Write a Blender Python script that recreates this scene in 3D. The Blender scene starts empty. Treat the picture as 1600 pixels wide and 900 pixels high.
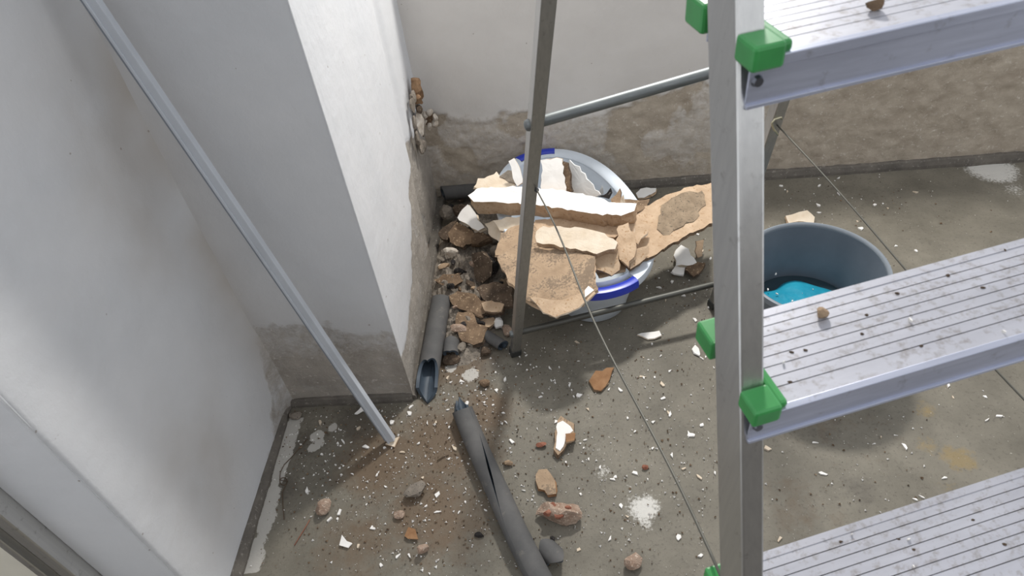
import bpy, math, random
import numpy as np
from mathutils import Vector, Matrix

# ------------------------------------------------------------------ camera, world, light
SC = bpy.context.scene
COL = SC.collection
CAM_H = 1.5
PITCH, ROLL, YAW, FPX = math.radians(43.392), math.radians(-7.577), math.radians(-6.017), 1078.35
FW = np.array([math.sin(YAW)*math.cos(PITCH), math.cos(YAW)*math.cos(PITCH), -math.sin(PITCH)])
_r = np.cross(FW, [0, 0, 1]); _r /= np.linalg.norm(_r); _u = np.cross(_r, FW)
RT = _r*math.cos(ROLL) + _u*math.sin(ROLL)
UP = _u*math.cos(ROLL) - _r*math.sin(ROLL)
CAM = np.array([0, 0, CAM_H])
cd = bpy.data.cameras.new('camera'); cam = bpy.data.objects.new('camera', cd); COL.objects.link(cam)
cam.matrix_world = Matrix(((RT[0], UP[0], -FW[0], 0), (RT[1], UP[1], -FW[1], 0), (RT[2], UP[2], -FW[2], CAM_H), (0, 0, 0, 1)))
cd.sensor_width = 36; cd.lens = 36*FPX/1600; cd.clip_start = .02
cd.dof.use_dof = True; cd.dof.focus_distance = 1.9; cd.dof.aperture_fstop = 14
SC.camera = cam

w = bpy.data.worlds.new('sky'); SC.world = w; w.use_nodes = True
bg = w.node_tree.nodes['Background']
bg.inputs['Color'].default_value = (.92, .95, 1.0, 1); bg.inputs['Strength'].default_value = 1.0

ld = bpy.data.lights.new('daylight_opening', 'AREA'); ld.shape = 'RECTANGLE'; ld.size = .22; ld.size_y = .14
ld.energy = 39; ld.color = (1.0, .975, .93)
lo = bpy.data.objects.new('daylight_opening', ld); COL.objects.link(lo)
lo.location = (.36, 2.25, 2.0)
lo.rotation_euler = (Vector((.75, .5, .0)) - Vector(lo.location)).to_track_quat('-Z', 'Y').to_euler()

SC.view_settings.view_transform = 'Standard'; SC.view_settings.look = 'None'
SC.view_settings.gamma = 1; SC.view_settings.exposure = 0.0; SC.view_settings.use_curve_mapping = False

# ------------------------------------------------------------------ helpers
rnd = random.Random(11)
def S(r, g, b):
    f = lambda c: (c/255/12.92) if c/255 <= .04045 else ((c/255+.055)/1.055)**2.4
    return (f(r), f(g), f(b), 1)
def ray(px, py):
    return RT*(px-800) - UP*(py-450) + FW*FPX
def fp(px, py, z=0.0):
    d = ray(px, py); return CAM + d*((z-CAM_H)/d[2])
def onpl(px, py, n, c):
    d = ray(px, py); n = np.array(n, float); return CAM + d*((c - n@CAM)/(n@d))
def _hash(ix, iy, seed):
    with np.errstate(over='ignore'):
        h = (ix.astype(np.int64)*374761393 + iy.astype(np.int64)*668265263 + seed*982451653) & 0x7fffffff
        h = ((h ^ (h >> 13))*1274126177) & 0x7fffffff
        h = h ^ (h >> 16)
    return (h & 0xffff)/65535.0
def vnoise(x, y, seed=0):
    x = np.asarray(x, float); y = np.asarray(y, float)
    ix = np.floor(x); iy = np.floor(y); fx = x-ix; fy = y-iy
    fx = fx*fx*(3-2*fx); fy = fy*fy*(3-2*fy); ix = ix.astype(int); iy = iy.astype(int)
    a = _hash(ix, iy, seed); b = _hash(ix+1, iy, seed); c = _hash(ix, iy+1, seed); d = _hash(ix+1, iy+1, seed)
    return (a*(1-fx)+b*fx)*(1-fy) + (c*(1-fx)+d*fx)*fy
def fbm(x, y, seed=0, oct=4):
    s = 0; a = .5; t = 0
    for o in range(oct):
        s = s + a*vnoise(np.asarray(x)*2**o, np.asarray(y)*2**o, seed+o*7); t += a; a *= .5
    return s/t
def sstep(a, b, x):
    t = np.clip((x-a)/(b-a), 0, 1); return t*t*(3-2*t)

def tag(o, label=None, cat=None, group=None, kind=None):
    if label: o['label'] = label
    if cat: o['category'] = cat
    if group: o['group'] = group
    if kind: o['kind'] = kind
    return o
def empty(name, loc, rz=0, label=None, cat=None, group=None):
    o = bpy.data.objects.new(name, None); COL.objects.link(o); o.location = loc; o.rotation_euler = (0, 0, rz)
    o.empty_display_size = .05
    return tag(o, label, cat, group)
class MB:
    def __init__(s): s.v = []; s.f = []; s.m = []
    def add(s, verts, faces, mat=0):
        n = len(s.v); s.v += [tuple(map(float, p)) for p in verts]; s.f += [tuple(i+n for i in q) for q in faces]
        s.m += [mat]*len(faces) if isinstance(mat, int) else list(mat)
    def box(s, x0, x1, y0, y1, z0, z1, mat=0):
        s.add([(x0,y0,z0),(x1,y0,z0),(x1,y1,z0),(x0,y1,z0),(x0,y0,z1),(x1,y0,z1),(x1,y1,z1),(x0,y1,z1)],
              [(3,2,1,0),(4,5,6,7),(0,1,5,4),(1,2,6,5),(2,3,7,6),(3,0,4,7)], mat)
    def bar(s, a, b, ox, oy, mat=0):
        # prism from a to b with a cross-section given by the corner offsets in the x and y axes
        p = [(ox[0],oy[0]),(ox[1],oy[0]),(ox[1],oy[1]),(ox[0],oy[1])]
        vs = [(a[0]+x,a[1]+y,a[2]) for x, y in p] + [(b[0]+x,b[1]+y,b[2]) for x, y in p]
        s.add(vs, [(3,2,1,0),(4,5,6,7),(0,1,5,4),(1,2,6,5),(2,3,7,6),(3,0,4,7)], mat)
    def tube(s, pts, rad, n=12, mat=0, caps=True):
        pts = [np.array(p, float) for p in pts]; rings = []; ref = None
        for i, p in enumerate(pts):
            t = pts[min(i+1, len(pts)-1)] - pts[max(i-1, 0)]; t /= np.linalg.norm(t)
            if ref is None: ref = np.cross(t, [0, 0, 1.]) if abs(t[2]) < .95 else np.cross(t, [1., 0, 0])
            a = ref - t*(ref@t); a /= np.linalg.norm(a); ref = a; b = np.cross(t, a)
            rr = rad[i] if hasattr(rad, '__len__') else rad
            rings.append([p + rr*(a*math.cos(2*math.pi*k/n) + b*math.sin(2*math.pi*k/n)) for k in range(n)])
        vs = [q for rg in rings for q in rg]; fs = []
        for i in range(len(pts)-1):
            for k in range(n): fs.append((i*n+k, i*n+(k+1) % n, (i+1)*n+(k+1) % n, (i+1)*n+k))
        if caps: fs += [tuple(reversed(range(n))), tuple((len(pts)-1)*n+k for k in range(n))]
        s.add(vs, fs, mat)
    def build(s, name, mats, parent=None, smooth=False, bevel=0, angle=None):
        me = bpy.data.meshes.new(name); me.from_pydata(s.v, [], s.f)
        for m in (mats if isinstance(mats, (list, tuple)) else [mats]): me.materials.append(m)
        me.polygons.foreach_set('material_index', s.m)
        if smooth: me.polygons.foreach_set('use_smooth', [True]*len(me.polygons))
        me.validate(); me.update()
        o = bpy.data.objects.new(name, me); COL.objects.link(o)
        if parent: o.parent = parent
        if bevel:
            b = o.modifiers.new('bevel', 'BEVEL'); b.width = bevel; b.segments = 2; b.limit_method = 'ANGLE'
        if angle:
            me.set_sharp_from_angle(angle=math.radians(angle))
        return o
def lathe(mb, prof, n=64, mat=0, sx=1, sy=1, c=(0, 0), e=2.0):
    vs = []
    for r, z in prof:
        for k in range(n):
            a = 2*math.pi*k/n; ca, sa = math.cos(a), math.sin(a)
            q = (abs(ca)**e + abs(sa)**e)**(-1/e)
            vs.append((c[0]+r*q*ca*sx, c[1]+r*q*sa*sy, z))
    fs = [(i*n+k, i*n+(k+1) % n, (i+1)*n+(k+1) % n, (i+1)*n+k) for i in range(len(prof)-1) for k in range(n)]
    mb.add(vs, fs, mat)

# ------------------------------------------------------------------ materials
class NT:
    def __init__(s, name):
        s.m = bpy.data.materials.new(name); s.m.use_nodes = True; s.t = s.m.node_tree
        s.b = s.t.nodes['Principled BSDF']
    def n(s, typ, **kw):
        x = s.t.nodes.new(typ)
        for k, v in kw.items():
            if k in x.inputs: x.inputs[k].default_value = v
            else: setattr(x, k, v)
        return x
    def l(s, a, b): s.t.links.new(a, b)
    def noise(s, scale, detail=4, rough=.55, vec=None):
        x = s.n('ShaderNodeTexNoise'); x.inputs['Scale'].default_value = scale; x.inputs['Detail'].default_value = detail
        x.inputs['Roughness'].default_value = rough
        s.l(vec if vec else s.co(), x.inputs['Vector']); return x.outputs['Fac']
    def co(s):
        if not hasattr(s, '_co'): s._co = s.n('ShaderNodeTexCoord').outputs['Object']
        return s._co
    def ramp(s, fac, stops, interp='LINEAR'):
        x = s.n('ShaderNodeValToRGB'); x.color_ramp.interpolation = interp; e = x.color_ramp.elements
        while len(e) < len(stops): e.new(.5)
        for q, (p, c) in zip(e, stops): q.position = p; q.color = c if hasattr(c, '__len__') else (c, c, c, 1)
        s.l(fac, x.inputs['Fac']); return x.outputs['Color']
    def mix(s, fac, a, b, mode='MIX'):
        x = s.n('ShaderNodeMix'); x.data_type = 'RGBA'; x.blend_type = mode
        for v, i in ((fac, 0), (a, 6), (b, 7)):
            if hasattr(v, 'is_linked') or hasattr(v, 'links'): s.l(v, x.inputs[i])
            else: x.inputs[i].default_value = v
        return x.outputs[2]
    def math(s, op, a, b=0.0, c=None):
        x = s.n('ShaderNodeMath'); x.operation = op
        for i, v in enumerate((a, b)):
            if hasattr(v, 'links'): s.l(v, x.inputs[i])
            else: x.inputs[i].default_value = v
        return x.outputs[0]
    def attr(s, nm): return s.n('ShaderNodeAttribute', attribute_name=nm).outputs['Fac']
    def bump(s, h, strength=.3, dist=.002):
        x = s.n('ShaderNodeBump'); x.inputs['Strength'].default_value = strength; x.inputs['Distance'].default_value = dist
        s.l(h, x.inputs['Height']); s.l(x.outputs['Normal'], s.b.inputs['Normal'])
    def done(s, col, rough=.8, metal=0.0, spec=.3):
        if hasattr(col, 'links'): s.l(col, s.b.inputs['Base Color'])
        else: s.b.inputs['Base Color'].default_value = col
        if hasattr(rough, 'links'): s.l(rough, s.b.inputs['Roughness'])
        else: s.b.inputs['Roughness'].default_value = rough
        s.b.inputs['Metallic'].default_value = metal; s.b.inputs['Specular IOR Level'].default_value = spec
        return s.m
def speckled(name, c1, c2, scale=40, rough=.9, bump=.5, dist=.003, spots=None, spec=.2, metal=0, patch=None):
    t = NT(name); f = t.noise(scale, 5, .6)
    col = t.ramp(f, [(.35, c1), (.65, c2)])
    if patch:
        col = t.mix(t.math('MULTIPLY', t.ramp(t.math('ADD', t.noise(14, 2, .5), t.math('MULTIPLY', t.math('SUBTRACT', t.noise(160, 3, .6), .5), .9)), [(.52, 0.0), (.66, 1.0)]), .75), col, patch)
    if spots:
        g = t.noise(scale*6, 2, .5); k = t.ramp(g, [(.62, 0.0), (.68, 1.0)]); col = t.mix(k, col, spots)
    t.bump(t.noise(scale*4, 4, .7), bump, dist)
    return t.done(col, rough, metal, spec)
def plain(name, c, rough=.5, metal=0, spec=.4, vary=.12, scale=12):
    t = NT(name); f = t.noise(scale, 4)
    lo_ = tuple(x*(1-vary) for x in c[:3])+(1,); hi = tuple(min(1, x*(1+vary)) for x in c[:3])+(1,)
    return t.done(t.ramp(f, [(.3, lo_), (.7, hi)]), rough, metal, spec)

def wall_material(name, paint, paint2, bare1, bare2, fleck, k0=.45, k1=.55):
    t = NT(name)
    p = t.attr('peel'); big = t.noise(5, 5, .6); fine = t.noise(55, 5, .65)
    pn = t.math('ADD', p, t.math('MULTIPLY', t.math('SUBTRACT', fine, .5), .55))
    k = t.ramp(pn, [(k0, 0.0), (k1, 1.0)])
    pc = t.ramp(big, [(.3, paint), (.7, paint2)])
    damp_shade = t.attr('damp_shade')
    pc = t.mix(damp_shade, pc, tuple(x*.62 for x in S(196, 176, 150)[:3])+(1,))
    bc = t.ramp(t.noise(11, 6, .7), [(.32, bare1), (.68, bare2)])
    fl = t.ramp(t.noise(75, 4, .7), [(.59, 0.0), (.68, 1.0)])
    bc = t.mix(t.math('MULTIPLY', fl, .55), bc, fleck)
    col = t.mix(k, pc, bc)
    sp = t.ramp(t.noise(75, 1, .3), [(.81, 0.0), (.83, 1.0)])
    col = t.mix(t.math('MULTIPLY', sp, .5), col, S(120, 100, 80))
    h = t.math('ADD', t.math('MULTIPLY', t.noise(14, 6, .6), 1.0), t.math('MULTIPLY', t.math('MULTIPLY', k, t.noise(70, 5, .7)), 1.5))
    t.bump(h, .5, .006)
    return t.done(col, .85, 0, .2)
M = {}
M['wall'] = wall_material('painted_plaster_damp', S(212, 213, 215), S(220, 220, 221), S(158, 151, 142), S(186, 178, 168), S(228, 223, 214), .36, .68)
M['wall_back'] = wall_material('old_plaster_damp', S(214, 210, 205), S(222, 218, 213), S(170, 157, 141), S(198, 186, 169), S(230, 224, 213), .34, .66)
M['mortar'] = speckled('mortar_strip', S(98, 93, 87), S(118, 112, 104), 20, .9, .4, spots=S(140, 134, 126))
M['cream'] = plain('cream_paint', S(222, 216, 200), .8, 0, .2, .04)

def floor_material():
    t = NT('dirty_concrete')
    base = t.ramp(t.noise(6, 6, .65), [(.3, S(104, 99, 88)), (.7, S(132, 126, 113))])
    fine = t.noise(120, 4, .7)
    base = t.mix(t.math('MULTIPLY', t.ramp(fine, [(.56, 0.0), (.66, 1.0)]), .5), base, S(82, 76, 69))
    def layer(col, at, c, amt=1.0, sc=45, lo_=.45, hi=.58):
        a = t.attr(at); n_ = t.noise(sc, 5, .7)
        k = t.ramp(t.math('ADD', a, t.math('MULTIPLY', t.math('SUBTRACT', n_, .5), .9)), [(lo_, 0.0), (hi, 1.0)])
        return t.mix(t.math('MULTIPLY', k, amt), col, c)
    base = layer(base, 'dirt', S(108, 90, 71), .85, 25, .3, .75)
    base = layer(base, 'damp_shade', S(78, 72, 65), .55, 30, .35, .7)  # damp spots and painted shadow darkening share this layer
    base = layer(base, 'stain', S(150, 126, 74), .5, 45, .45, .7)
    base = layer(base, 'powder', S(226, 223, 216), .75, 130, .55, .74)
    base = layer(base, 'plaster', S(190, 186, 178), .9, 50, .47, .53)
    wh = t.ramp(t.noise(150, 2, .5), [(.72, 0.0), (.76, 1.0)])
    base = t.mix(t.math('MULTIPLY', wh, .5), base, S(205, 200, 190))
    dk = t.ramp(t.noise(85, 2, .5), [(.75, 0.0), (.79, 1.0)])
    base = t.mix(t.math('MULTIPLY', dk, .7), base, S(56, 51, 46))
    t.bump(t.math('ADD', t.noise(40, 6, .7), t.math('MULTIPLY', fine, .5)), .4, .004)
    rough = t.ramp(t.attr('damp_shade'), [(0, .62), (1, .45)])
    return t.done(base, rough, 0, .35)
M['floor'] = floor_material()

def alu(name, c1, c2, rough=.38, grime=True, sc=(3, 40, 40), metal=.6):
    t = NT(name)
    mp = t.n('ShaderNodeMapping'); mp.inputs['Scale'].default_value = sc; t.l(t.co(), mp.inputs['Vector'])
    col = t.ramp(t.noise(4, 5, .6, mp.outputs['Vector']), [(.3, c1), (.7, c2)])
    if grime:
        g = t.ramp(t.noise(60, 5, .7), [(.60, 0.0), (.72, 1.0)]); col = t.mix(t.math('MULTIPLY', g, .35), col, S(105, 98, 92))
    t.bump(t.noise(120, 3), .05, .001)
    return t.done(col, rough, metal, .5)
M['alu'] = alu('brushed_aluminium', S(180, 184, 200), S(200, 204, 220), .40)
M['alu_dull'] = alu('dull_aluminium', S(204, 203, 201), S(216, 215, 212), .30, True, (40, 40, 2), .92)
M['galv'] = alu('galvanised_tube', S(104, 108, 108), S(138, 142, 141), .45)
M['galv_dirty_shaded'] = alu('grimy_shaded_tube', S(84, 84, 80), S(106, 105, 99), .5)  # darker copy of galv: grime plus the lower brace's shade put into the colour
M['alu_rear'] = alu('dull_rear_leg', S(168, 166, 163), S(182, 180, 176), .4, True, (40, 40, 2), .9)
def tread_material():
    t = NT('worn_tread')
    mp = t.n('ShaderNodeMapping'); mp.inputs['Scale'].default_value = (1, 5, 5); t.l(t.co(), mp.inputs['Vector'])
    col = t.ramp(t.noise(9, 5, .65, mp.outputs['Vector']), [(.3, S(184, 184, 191)), (.7, S(200, 200, 207))])
    g = t.ramp(t.noise(95, 4, .7), [(.52, 0.0), (.68, 1.0)])
    col = t.mix(t.math('MULTIPLY', g, .55), col, S(138, 128, 120))
    g2 = t.ramp(t.noise(38, 3, .6), [(.70, 0.0), (.74, 1.0)])
    col = t.mix(t.math('MULTIPLY', g2, .6), col, S(96, 88, 84))
    t.bump(t.noise(150, 3), .1, .001)
    return t.done(col, .5, .55, .5)
M['tread'] = tread_material()
M['groove'] = speckled('groove_dirt', S(120, 114, 112), S(184, 182, 186), 30, .8, .1)
M['green'] = plain('green_plastic', S(62, 146, 78), .38, 0, .5, .15, 30)
M['screw'] = plain('steel_screw', S(110, 112, 120), .35, .9, .5)
M['rubber'] = plain('dark_rubber', S(58, 58, 56), .8)
M['wire'] = plain('braided_cord', S(104, 102, 94), .5, .4)
M['hook'] = plain('bright_wire_hook', S(205, 198, 170), .3, .8)
M['basin'] = plain('pale_blue_plastic', S(214, 222, 230), .35, 0, .5, .03)
M['basin_blue'] = plain('blue_plastic', S(44, 62, 178), .3, 0, .5, .08)
M['bucket'] = speckled('grey_plastic', S(98, 106, 115), S(110, 118, 127), 8, .42, .03, spec=.5)
M['bucket_rim'] = plain('grey_rim', S(128, 135, 142), .4, 0, .5, .05)
M['water'] = plain('murky_water', S(40, 58, 66), .08, 0, .6, .1)
M['cloth'] = speckled('turquoise_cloth', S(24, 130, 156), S(40, 150, 176), 10, .6, .3, .004)
M['white'] = speckled('white_paint_face', S(238, 234, 228), S(246, 243, 238), 12, .8, .15)
M['greywhite'] = speckled('grey_white_face', S(212, 212, 210), S(224, 224, 222), 12, .8, .15)
M['cream_p'] = speckled('cream_plaster', S(214, 196, 172), S(226, 212, 192), 25, .9, .5)
M['tan'] = speckled('tan_plaster', S(178, 152, 125), S(198, 173, 146), 22, .95, .7, spots=S(168, 138, 106))
M['tan_d'] = speckled('tan_plaster_dusty', S(158, 135, 111), S(182, 157, 130), 18, .95, .8, patch=S(118, 104, 90))
M['dusty'] = speckled('dusty_mortar_skin', S(128, 112, 94), S(156, 138, 116), 30, .95, .9, spots=S(96, 88, 78))
M['brown'] = speckled('brown_damp_plaster', S(104, 86, 70), S(138, 116, 94), 26, .95, .9, spots=S(180, 156, 128))
M['brown_d'] = speckled('dark_damp_plaster', S(74, 63, 54), S(102, 87, 73), 26, .95, .9, spots=S(150, 134, 116))
M['orange'] = speckled('orange_brown_plaster', S(140, 104, 74), S(158, 122, 90), 30, .95, .6)
M['grey_m'] = speckled('grey_mortar', S(120, 112, 102), S(150, 140, 128), 30, .95, .9, spots=S(84, 78, 72))
M['pink'] = speckled('pink_mortar', S(160, 134, 116), S(190, 168, 150), 40, .95, 1.0, .005, spots=S(226, 210, 192))
M['brick'] = speckled('red_brick', S(142, 92, 74), S(164, 114, 94), 40, .95, .8)
M['black'] = speckled('black_bitumen', S(38, 36, 36), S(62, 58, 56), 30, .8, .6, spots=S(120, 112, 104))
def foam_material():
    t = NT('grey_foam_insulation')
    col = t.ramp(t.noise(9, 5, .65), [(.3, S(80, 80, 80)), (.7, S(104, 102, 100))])
    g = t.ramp(t.noise(24, 5, .7), [(.60, 0.0), (.72, 1.0)]); col = t.mix(t.math('MULTIPLY', g, .5), col, S(142, 134, 124))
    t.bump(t.noise(50, 4), .15, .002)
    return t.done(col, .75, 0, .25)
M['foam'] = foam_material()
M['foam_in'] = plain('foam_inside', S(66, 76, 86), .5, 0, .4, .2)
M['rust'] = plain('rusty_wire', S(92, 76, 60), .8)
M['trunk'] = plain('grey_white_pvc', S(196, 200, 206), .4, 0, .4, .05)
M['trunk_d'] = plain('grey_pvc_edge', S(140, 146, 154), .4, 0, .4, .05)
M['socket'] = speckled('chipped_pale_plaster', S(190, 176, 160), S(226, 218, 206), 60, .9, .8)
M['foil'] = plain('torn_brown_paper', S(138, 110, 84), .8, 0, .2, .3, 60)

# ------------------------------------------------------------------ structure
XL, XP, YP, YB, YE = -.79, -.432, 1.16, 2.07, .58     # left wall, pillar side, pillar front, back wall, end of left wall
def grid(name, o, u, v, n, lu, lv, du, hfun, attrs, mat, thick=.15, back=True):
    """wall slab: a fine relief face with sides and a back; hfun(U,V) is the relief along n, attrs are vertex masks"""
    nu, nv = int(lu/du)+1, int(lv/du)+1
    a = np.linspace(0, lu, nu); b = np.linspace(0, lv, nv); U, V = np.meshgrid(a, b)
    o, u, v, n = (np.array(q, float) for q in (o, u, v, n))
    Hh = hfun(U, V)
    P = o + U[..., None]*u + V[..., None]*v + Hh[..., None]*n
    vs = P.reshape(-1, 3); i = np.arange(nu*nv).reshape(nv, nu)
    fs = np.stack([i[:-1, :-1], i[:-1, 1:], i[1:, 1:], i[1:, :-1]], -1).reshape(-1, 4)
    if np.cross(u, v)@n < 0: fs = fs[:, ::-1]
    nb = len(vs); fs = fs.tolist(); vs = vs.tolist()
    if back:
        c = [o-n*thick, o+u*lu-n*thick, o+u*lu+v*lv-n*thick, o+v*lv-n*thick]; vs += [q.tolist() for q in c]
        A, B, Cc, D = nb, nb+1, nb+2, nb+3
        fs.append([A, D, Cc, B])
        fs.append(i[0, :].tolist() + [B, A]); fs.append(i[-1, :].tolist() + [Cc, D])
        fs.append(i[:, 0].tolist() + [D, A]); fs.append(i[:, -1].tolist() + [Cc, B])
    me = bpy.data.meshes.new(name); me.from_pydata(vs, [], fs); me.materials.append(mat)
    for k, fn in attrs.items():
        at = me.attributes.new(k, 'FLOAT', 'POINT'); val = np.zeros(len(vs)); val[:nu*nv] = np.clip(fn(U, V), 0, 1).ravel()
        at.data.foreach_set('value', val.astype(np.float32))
    sm = [True]*((nu-1)*(nv-1)) + [False]*(len(fs)-(nu-1)*(nv-1))
    me.polygons.foreach_set('use_smooth', sm); me.update()
    ob = bpy.data.objects.new(name, me); COL.objects.link(ob); ob['kind'] = 'structure'
    return ob
# floor with vertex masks for dust, powder, stains, and damp with painted shadow
def blobs(pts):
    def f(U, V, X0=-1.0, Y0=-.3):
        X = U+X0; Y = V+Y0; r = np.zeros_like(X)
        for px, py, rad, amt in pts:
            c = fp(px, py); r = np.maximum(r, amt*np.exp(-(((X-c[0])**2+(Y-c[1])**2)/rad**2)))
        return r*(.65+.7*fbm(X*14, Y*14, 5))
    return f
_dirt = blobs([(600, 720, .15, .8), (700, 690, .16, .9), (680, 800, .16, .8), (760, 640, .10, .8), (560, 850, .15, .6), (720, 560, .12, .9), (700, 420, .2, 1), (1300, 640, .25, .35), (1250, 800, .15, .4), (860, 620, .12, .3)])
_damp_shade = blobs([(470, 690, .12, .7), (560, 650, .10, .8), (440, 760, .08, .7), (900, 560, .18, .45), (1080, 460, .15, .5), (1250, 660, .15, .5), (1340, 760, .06, .6), (760, 560, .10, .6), (1350, 300, .30, .35)])  # damp spots, plus shade painted where the basin and tub shadows fall
_powder = blobs([(1005, 790, .055, .95), (990, 760, .05, .6), (940, 740, .05, .55), (930, 700, .06, .5), (1010, 820, .03, .7), (400, 690, .03, .3), (880, 730, .05, .35), (520, 830, .04, .5), (1550, 262, .12, .9), (1590, 300, .10, .6)])
_stain = blobs([(1500, 715, .05, .9), (1450, 700, .05, .55), (1445, 640, .04, .7), (1480, 760, .05, .5), (1420, 710, .04, .5)])
def _plas(U, V):
    X = U-1.0; Y = V-.3; r = np.zeros_like(X)
    d = X-(-.765); n = fbm(X*22, Y*22, 31)
    r = np.where((d > -.01) & (Y > .68) & (Y < 1.12), np.clip(1.25 - d/.022*.55, 0, 1)*(.35+1.0*n), 0)
    for px, py, rad in ((495, 682, .024), (500, 692, .016), (520, 668, .016), (455, 668, .02), (490, 700, .02), (985, 868, .0), (735, 585, .03), (705, 575, .02)):
        c = fp(px, py)
        if rad: r = np.maximum(r, np.exp(-(((X-c[0])**2+(Y-c[1])**2)/rad**2))*(.6+.6*n))
    return r
floor = grid('floor', (-1.0, -.3, 0), (1, 0, 0), (0, 1, 0), (0, 0, 1), 3.6, 2.40, .0085,
             lambda U, V: .0035*(fbm(U*5, V*5, 3)-.5)-.001 + .0012*(fbm(U*40, V*40, 9, 3)-.5),
             {'dirt': _dirt, 'damp_shade': _damp_shade, 'powder': _powder, 'stain': _stain, 'plaster': _plas}, M['floor'], .2)
# back wall
def back_peel(U, V):
    X = U-1.6
    edge = .40 + .12*(fbm(X*2.2+3, V*0+.5, 21, 3)-.5) + .10*np.clip(X-.15, 0, 1)*2 + .05*(fbm(X*16, V*16, 22)-.5)
    m = sstep(-.03, .05, edge - V)
    holes = sstep(.50, .62, fbm(X*9, V*9, 23))
    m = m*(.50 + .42*holes + .25*sstep(.5, 1.1, X) + .18*sstep(.25, .0, V))
    return m
def back_h(U, V):
    m = back_peel(U, V)
    return -.007*sstep(.42, .58, m) + .006*(fbm(U*6, V*6, 24)-.5) + (.005*(fbm(U*38, V*38, 25, 3)-.5) + .006*np.abs(fbm(U*16, V*20, 28, 4)-.5)*2)*sstep(.2, .6, m)
wb = grid('wall_back', (-1.6, YB, -.05), (1, 0, 0), (0, 0, 1), (0, -1, 0), 3.5, 1.15, .0075, back_h,
          {'peel': back_peel, 'damp_shade': lambda U, V: sstep(.62, .0, V)*.35*fbm(U*5, V*5, 27)*1.4}, M['wall_back'], .06)
# pillar: front and side faces
def pf_peel(U, V):
    e = .385 - .26*U + .05*(fbm(U*9, V*0, 41)-.5) + .08*(fbm(U*22, V*22, 42)-.5)
    return sstep(-.02, .04, e-V)*(.36+.22*sstep(.28, .14, V)+.34*fbm(U*10, V*24, 43))
pfr = grid('wall_pillar_front', (XL-.02, YP, -.02), (1, 0, 0), (0, 0, 1), (0, -1, 0), XP-XL+.0205, 2.4, .009,
           lambda U, V: (.004*(fbm(U*4, V*4, 44)-.5) - .004*sstep(.4, .6, pf_peel(U, V)) + .02*np.exp(-U/.022))*sstep(XP-XL+.0205, XP-XL-.01, U) - (.0015*fbm(V*60, U, 46, 3))*sstep(XP-XL+.002, XP-XL+.0205, U),
           {'peel': pf_peel, 'damp_shade': lambda U, V: (np.exp(-U/.05)*.55 + .25*sstep(.5, .15, V))*fbm(U*8, V*4, 45)*1.6}, M['wall'], back=False)
def ps_peel(U, V):
    Y = U
    e = .20 + .24*sstep(.15, .62, Y)*(1-sstep(.78, .95, Y)*.5) + .12*(fbm(Y*12, V*12, 51)-.5)
    return sstep(-.02, .03, e-V)*(.50+.55*fbm(Y*18, V*18, 52))
def ps_h(U, V):
    g = sstep(.555, .595, U)*(1-sstep(.655, .70, U))*sstep(1.0, .86, V)
    lump = .004*(fbm(U*5, V*3, 53)-.5)
    return lump*sstep(0, .03, U) - .010*g - .014*sstep(.585, .66, U) - .004*sstep(.42, .58, ps_peel(U, V))*sstep(0, .03, U) + .004*(fbm(U*40, V*40, 54, 3)-.5)*ps_peel(U, V)
psd = grid('wall_pillar_side', (XP, YP-.0008, -.02), (0, 1, 0), (0, 0, 1), (1, 0, 0), YB-YP+.01, 2.4, .009, ps_h,
           {'peel': ps_peel, 'damp_shade': lambda U, V: sstep(.4, .0, V)*.4*fbm(U*9, V*9, 55)}, M['wall'], back=False)
mb = MB(); mb.box(XL-.1, XP-.035, YP+.02, YB+.05, -.02, 2.37); pcx = mb.build('wall_pillar_core', M['mortar']); pcx['kind'] = 'structure'
# left wall and its end
def lw_peel(U, V):
    e = .02 + .12*sstep(.34, .52, U) + .20*sstep(.50, .585, U) + .06*(fbm(U*20, V*20, 62)-.5)
    return sstep(-.03, .07, e-V)*(.30+.46*fbm(U*18, V*24, 63))
wl = grid('wall_left', (XL, YE, -.02), (0, 1, 0), (0, 0, 1), (1, 0, 0), YP-YE+.03, 2.4, .009,
          lambda U, V: .010*(fbm(U*3+2, V*2.4, 64)-.5) + .025*np.exp(-(np.clip(.59-U, 0, 9))/.03) - .004*np.exp(-U/.012),
          {'peel': lw_peel, 'damp_shade': lambda U, V: np.clip((.40*np.exp(-((U-.45)**2/.02+(V-.86)**2/.06)) + .40*np.exp(-((U-.22)**2/.02+(V-.30)**2/.03)) + .5*np.exp(-(.59-U)/.06))*fbm(U*7, V*7, 65)*1.5, 0, 1)},
          M['wall'], .2)
mb = MB(); mb.box(XL-.150, XL-.0035, YE-.002, YE+.10, -.02, 2.38)
we = mb.build('wall_left_end', M['cream'] if False else M['wall'], None, bevel=.004); we['kind'] = 'structure'
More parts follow.
